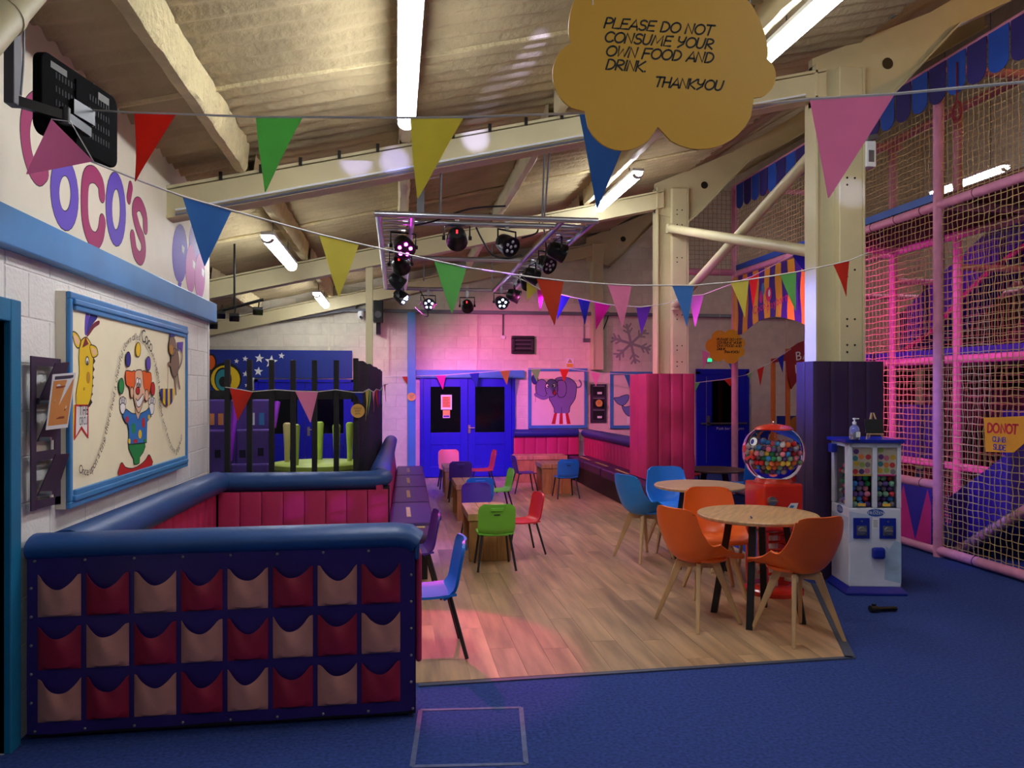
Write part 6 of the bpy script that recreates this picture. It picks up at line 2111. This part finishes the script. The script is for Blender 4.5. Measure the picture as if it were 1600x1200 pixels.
for i, x0 in enumerate((-hw + .03, .018)):
    z0 = .925
    cfn = lambda a, b, t: Vector((a, -hd + .016 - t, b))
    MB().prism([(x0, z0), (x0 + .15, z0), (x0 + .15, 1.15), (x0, 1.15)], cfn, -.003, 0).build('display_card', mat('pale card', (226, 214, 180), .5), vm)
    MB().prism([(x0, z0), (x0 + .15, z0), (x0 + .15, z0 + .012), (x0, z0 + .012)], cfn, .0, .001).build('card_strip', mat('sign yellow', (230, 180, 60), .5) if i == 0 else m_mag, vm)
    for k in range(10):
        cx, cz = x0 + .028 + (k % 3) * .046 + rv.uniform(-.006, .006), z0 + .04 + (k // 3) * .052 + rv.uniform(-.008, .008)
        c = dots[(k * 3 + i) % 8]
        MB().prism(ell(cx, min(cz, 1.128), .021, .021, 14), cfn, .0, .0012).build('card_spot', mat('card %d %d %d' % c, c, .5), vm)
    # coin mechanism
    xc = x0 + .075 + (-.012 if i == 0 else .0)
    MB().prism([(xc - .062, .44), (xc + .062, .44), (xc + .062, .60), (xc - .062, .60)], vf, 0, .012).build('coin_plate', m_vblue, vm, bevel=.003)
    MB().prism([(xc - .038, .465), (xc + .038, .465), (xc + .038, .54), (xc - .038, .54)], vf, .012, .016).build('coin_door', m_grey, vm)
    MB().lathe([(0, 0), (.032, 0), (.028, .012), (0, .014)], 18, cap=False).build('knob', m_stud, vm, smooth=True).matrix_local = Matrix.Translation((xc, -hd - .016, .502)) @ Matrix.Rotation(R(90), 4, 'X')
    MB().box(xc - .03, xc + .03, -hd - .04, -hd - .028, .497, .507).build('knob_bar', m_stud, vm, bevel=.003)
    MB().cyl((xc, -hd - .012, .575), (xc, -hd - .016, .575), .007, n=10).build('rivet', m_stud, vm)
    MB().prism([(x0 + .04, .69), (x0 + .1, .69), (x0 + .1, .712), (x0 + .04, .712)], lambda a, b, t: Vector((a, -hd + .006 - t, b)), 0, .001).build('price_tag', MATS['sign yellow'], vm)
MB().prism([(-.02, .515), (.03, .515), (.03, .595), (-.02, .595)], vf, 0, .001).build('instruction_label', m_white, vm)
for k in range(5): MB().prism([(-.014, .53 + k * .012), (.02, .53 + k * .012), (.02, .534 + k * .012), (-.014, .534 + k * .012)], vf, .001, .0015).build('label_line', m_grey, vm)
MB().box(-.035, .065, -hd - .05, -hd, .285, .375).build('prize_chute', m_vblue, vm, bevel=.02)
# brand ovals
m_oval = mat('oval blue', (40, 84, 160), .35)
MB().prism(ell(.005, .640, .066, .030, 24), vf, 0, .0012).build('brand_oval', m_oval, vm)
mb = MB()
write(mb, vf, 'FROZEN', .005, .628, .032, .002, center=True, wide=.95)
write(mb, vf, 'Disney', .005, .655, .014, .002, center=True)
mb.build('brand_lettering', m_white, vm, kind='stuff')
vl = lambda a, b, t: Vector((-hw - t, -a, b))
MB().prism(ell(.0, .640, .066, .034, 24), vl, 0, .0012).build('brand_oval', m_oval, vm)
mb = MB()
write(mb, vl, 'FROZEN', .0, .628, .032, .002, center=True)
write(mb, vl, 'Disney', .0, .657, .014, .002, center=True)
mb.build('brand_lettering', m_white, vm, kind='stuff')
# icy printed scenery on the wrap
m_ice = mat('ice blue print', (176, 202, 226), .4, var=0.15, scale=8)
m_ice2 = mat('pale ice print', (196, 208, 232), .4, var=0.1, scale=8)
MB().prism([(.07, .12), (.199, .09), (.199, .40), (.15, .43), (.11, .36), (.08, .38)], vf, 0, .0006).build('ice_print', m_ice, vm)
MB().prism([(-.199, .40), (-.12, .44), (-.03, .40), (-.02, .62), (-.199, .65)], vf, 0, .0006).build('ice_print', m_ice2, vm)
MB().prism([(-.17, .30), (-.1, .45), (.0, .42), (.1, .5), (.17, .42), (.18, .6), (-.17, .6)], vl, 0, .0006).build('ice_print', m_ice2, vm)
# balls behind the windows
Mv = Matrix.Translation((VX, VY, 0)) @ Matrix.Rotation(VR, 4, 'Z')
vb = .0235
RW = ('one', 'two', 'three', 'four', 'five', 'six', 'seven', 'eight')
cols = [c for c in BC if c not in ('white', 'orange')] + ['purple', 'grey', 'mint']
for x0, nm in ((-hw + .033, 'left front window'), (.021, 'right front window')):
    for row in range(6):
        for c in range(3):
            p = Vector((x0 + vb + c * .0485 + (.0 if row % 2 else .004), -hd + .016 + vb + (.03 if row % 2 else 0) + .004, zb0 + vb + .002 + row * .0405))
            ball(rb.choice(cols), Mv @ p, vb, 'v', '%s ball, row ' + RW[row] + ' from bottom, ' + ('left', 'middle', 'right')[c] + ', in the vending machine ' + nm, '%s balls in the ' + nm)
for row in range(8):
    for c in range(3):
        p = Vector((-hw + .016 + vb + (.03 if row % 2 else 0) + .004, -hd + .14 + vb + c * .0485, zb0 + vb + .002 + row * .0405))
        ball(rb.choice(cols), Mv @ p, vb, 'v', '%s ball, row ' + RW[row] + ' from bottom, ' + ('front', 'middle', 'rear')[c] + ', in the vending machine side window', '%s balls in the side window')

# on top of the machine
def vtop(px, py):
    return at(px, py, Z=1.2125)
q = at(1335, 684, d=5.98)
t = thing('sanitiser_bottle', 'clear pump bottle of hand sanitiser on the vending machine', 'bottle', (q.x, q.y, 1.2125), VR)
MB().lathe([(0, .002), (.036, .002), (.038, .01), (.038, .085), (.03, .103), (.014, .112), (.013, .122), (0, .122)], 20, cap=False).build('bottle_body', mat('clear bottle', (230, 236, 250), .08, var=0, trans=.85), t, smooth=True)
MB().box(-.002, .03, -.040, -.036, .02, .06).build('bottle_label', m_white, t)
MB().lathe([(.015, .118), (.015, .138), (.006, .14), (.006, .156), (.013, .157), (.013, .166), (0, .168)], 14, cap=False).build('pump', m_white, t, smooth=True)
MB().box(-.004, .034, -.005, .005, .158, .166).build('nozzle', m_white, t, bevel=.002)
q = at(1365, 683, d=6.05)
t = thing('easel_board', 'mini blackboard on a wooden easel on the vending machine', 'blackboard', (q.x + .01, q.y + .02, 1.2125), VR)
for x_ in (-.05, .05): MB().hexa([(x_ * 1.3 - .005, -.035, 0), (x_ * 1.3 + .005, -.035, 0), (x_ * 1.3 + .005, -.027, 0), (x_ * 1.3 - .005, -.027, 0), (x_ * .15 - .005, .012, .205), (x_ * .15 + .005, .012, .205), (x_ * .15 + .005, .02, .205), (x_ * .15 - .005, .02, .205)]).build('leg', m_beech, t)
MB().hexa([(-.005, .07, 0), (.005, .07, 0), (.005, .078, 0), (-.005, .078, 0), (-.005, .022, .19), (.005, .022, .19), (.005, .03, .19), (-.005, .03, .19)]).build('leg', m_beech, t)
MB().hexa([(-.07, -.034, .045), (.07, -.034, .045), (.07, -.028, .045), (-.07, -.028, .045), (-.07, -.008, .155), (.07, -.008, .155), (.07, -.002, .155), (-.07, -.002, .155)]).build('board', mat('blackboard', (22, 24, 26), .7), t)
MB().box(-.06, .06, -.045, -.03, .036, .044).build('ledge', m_beech, t)
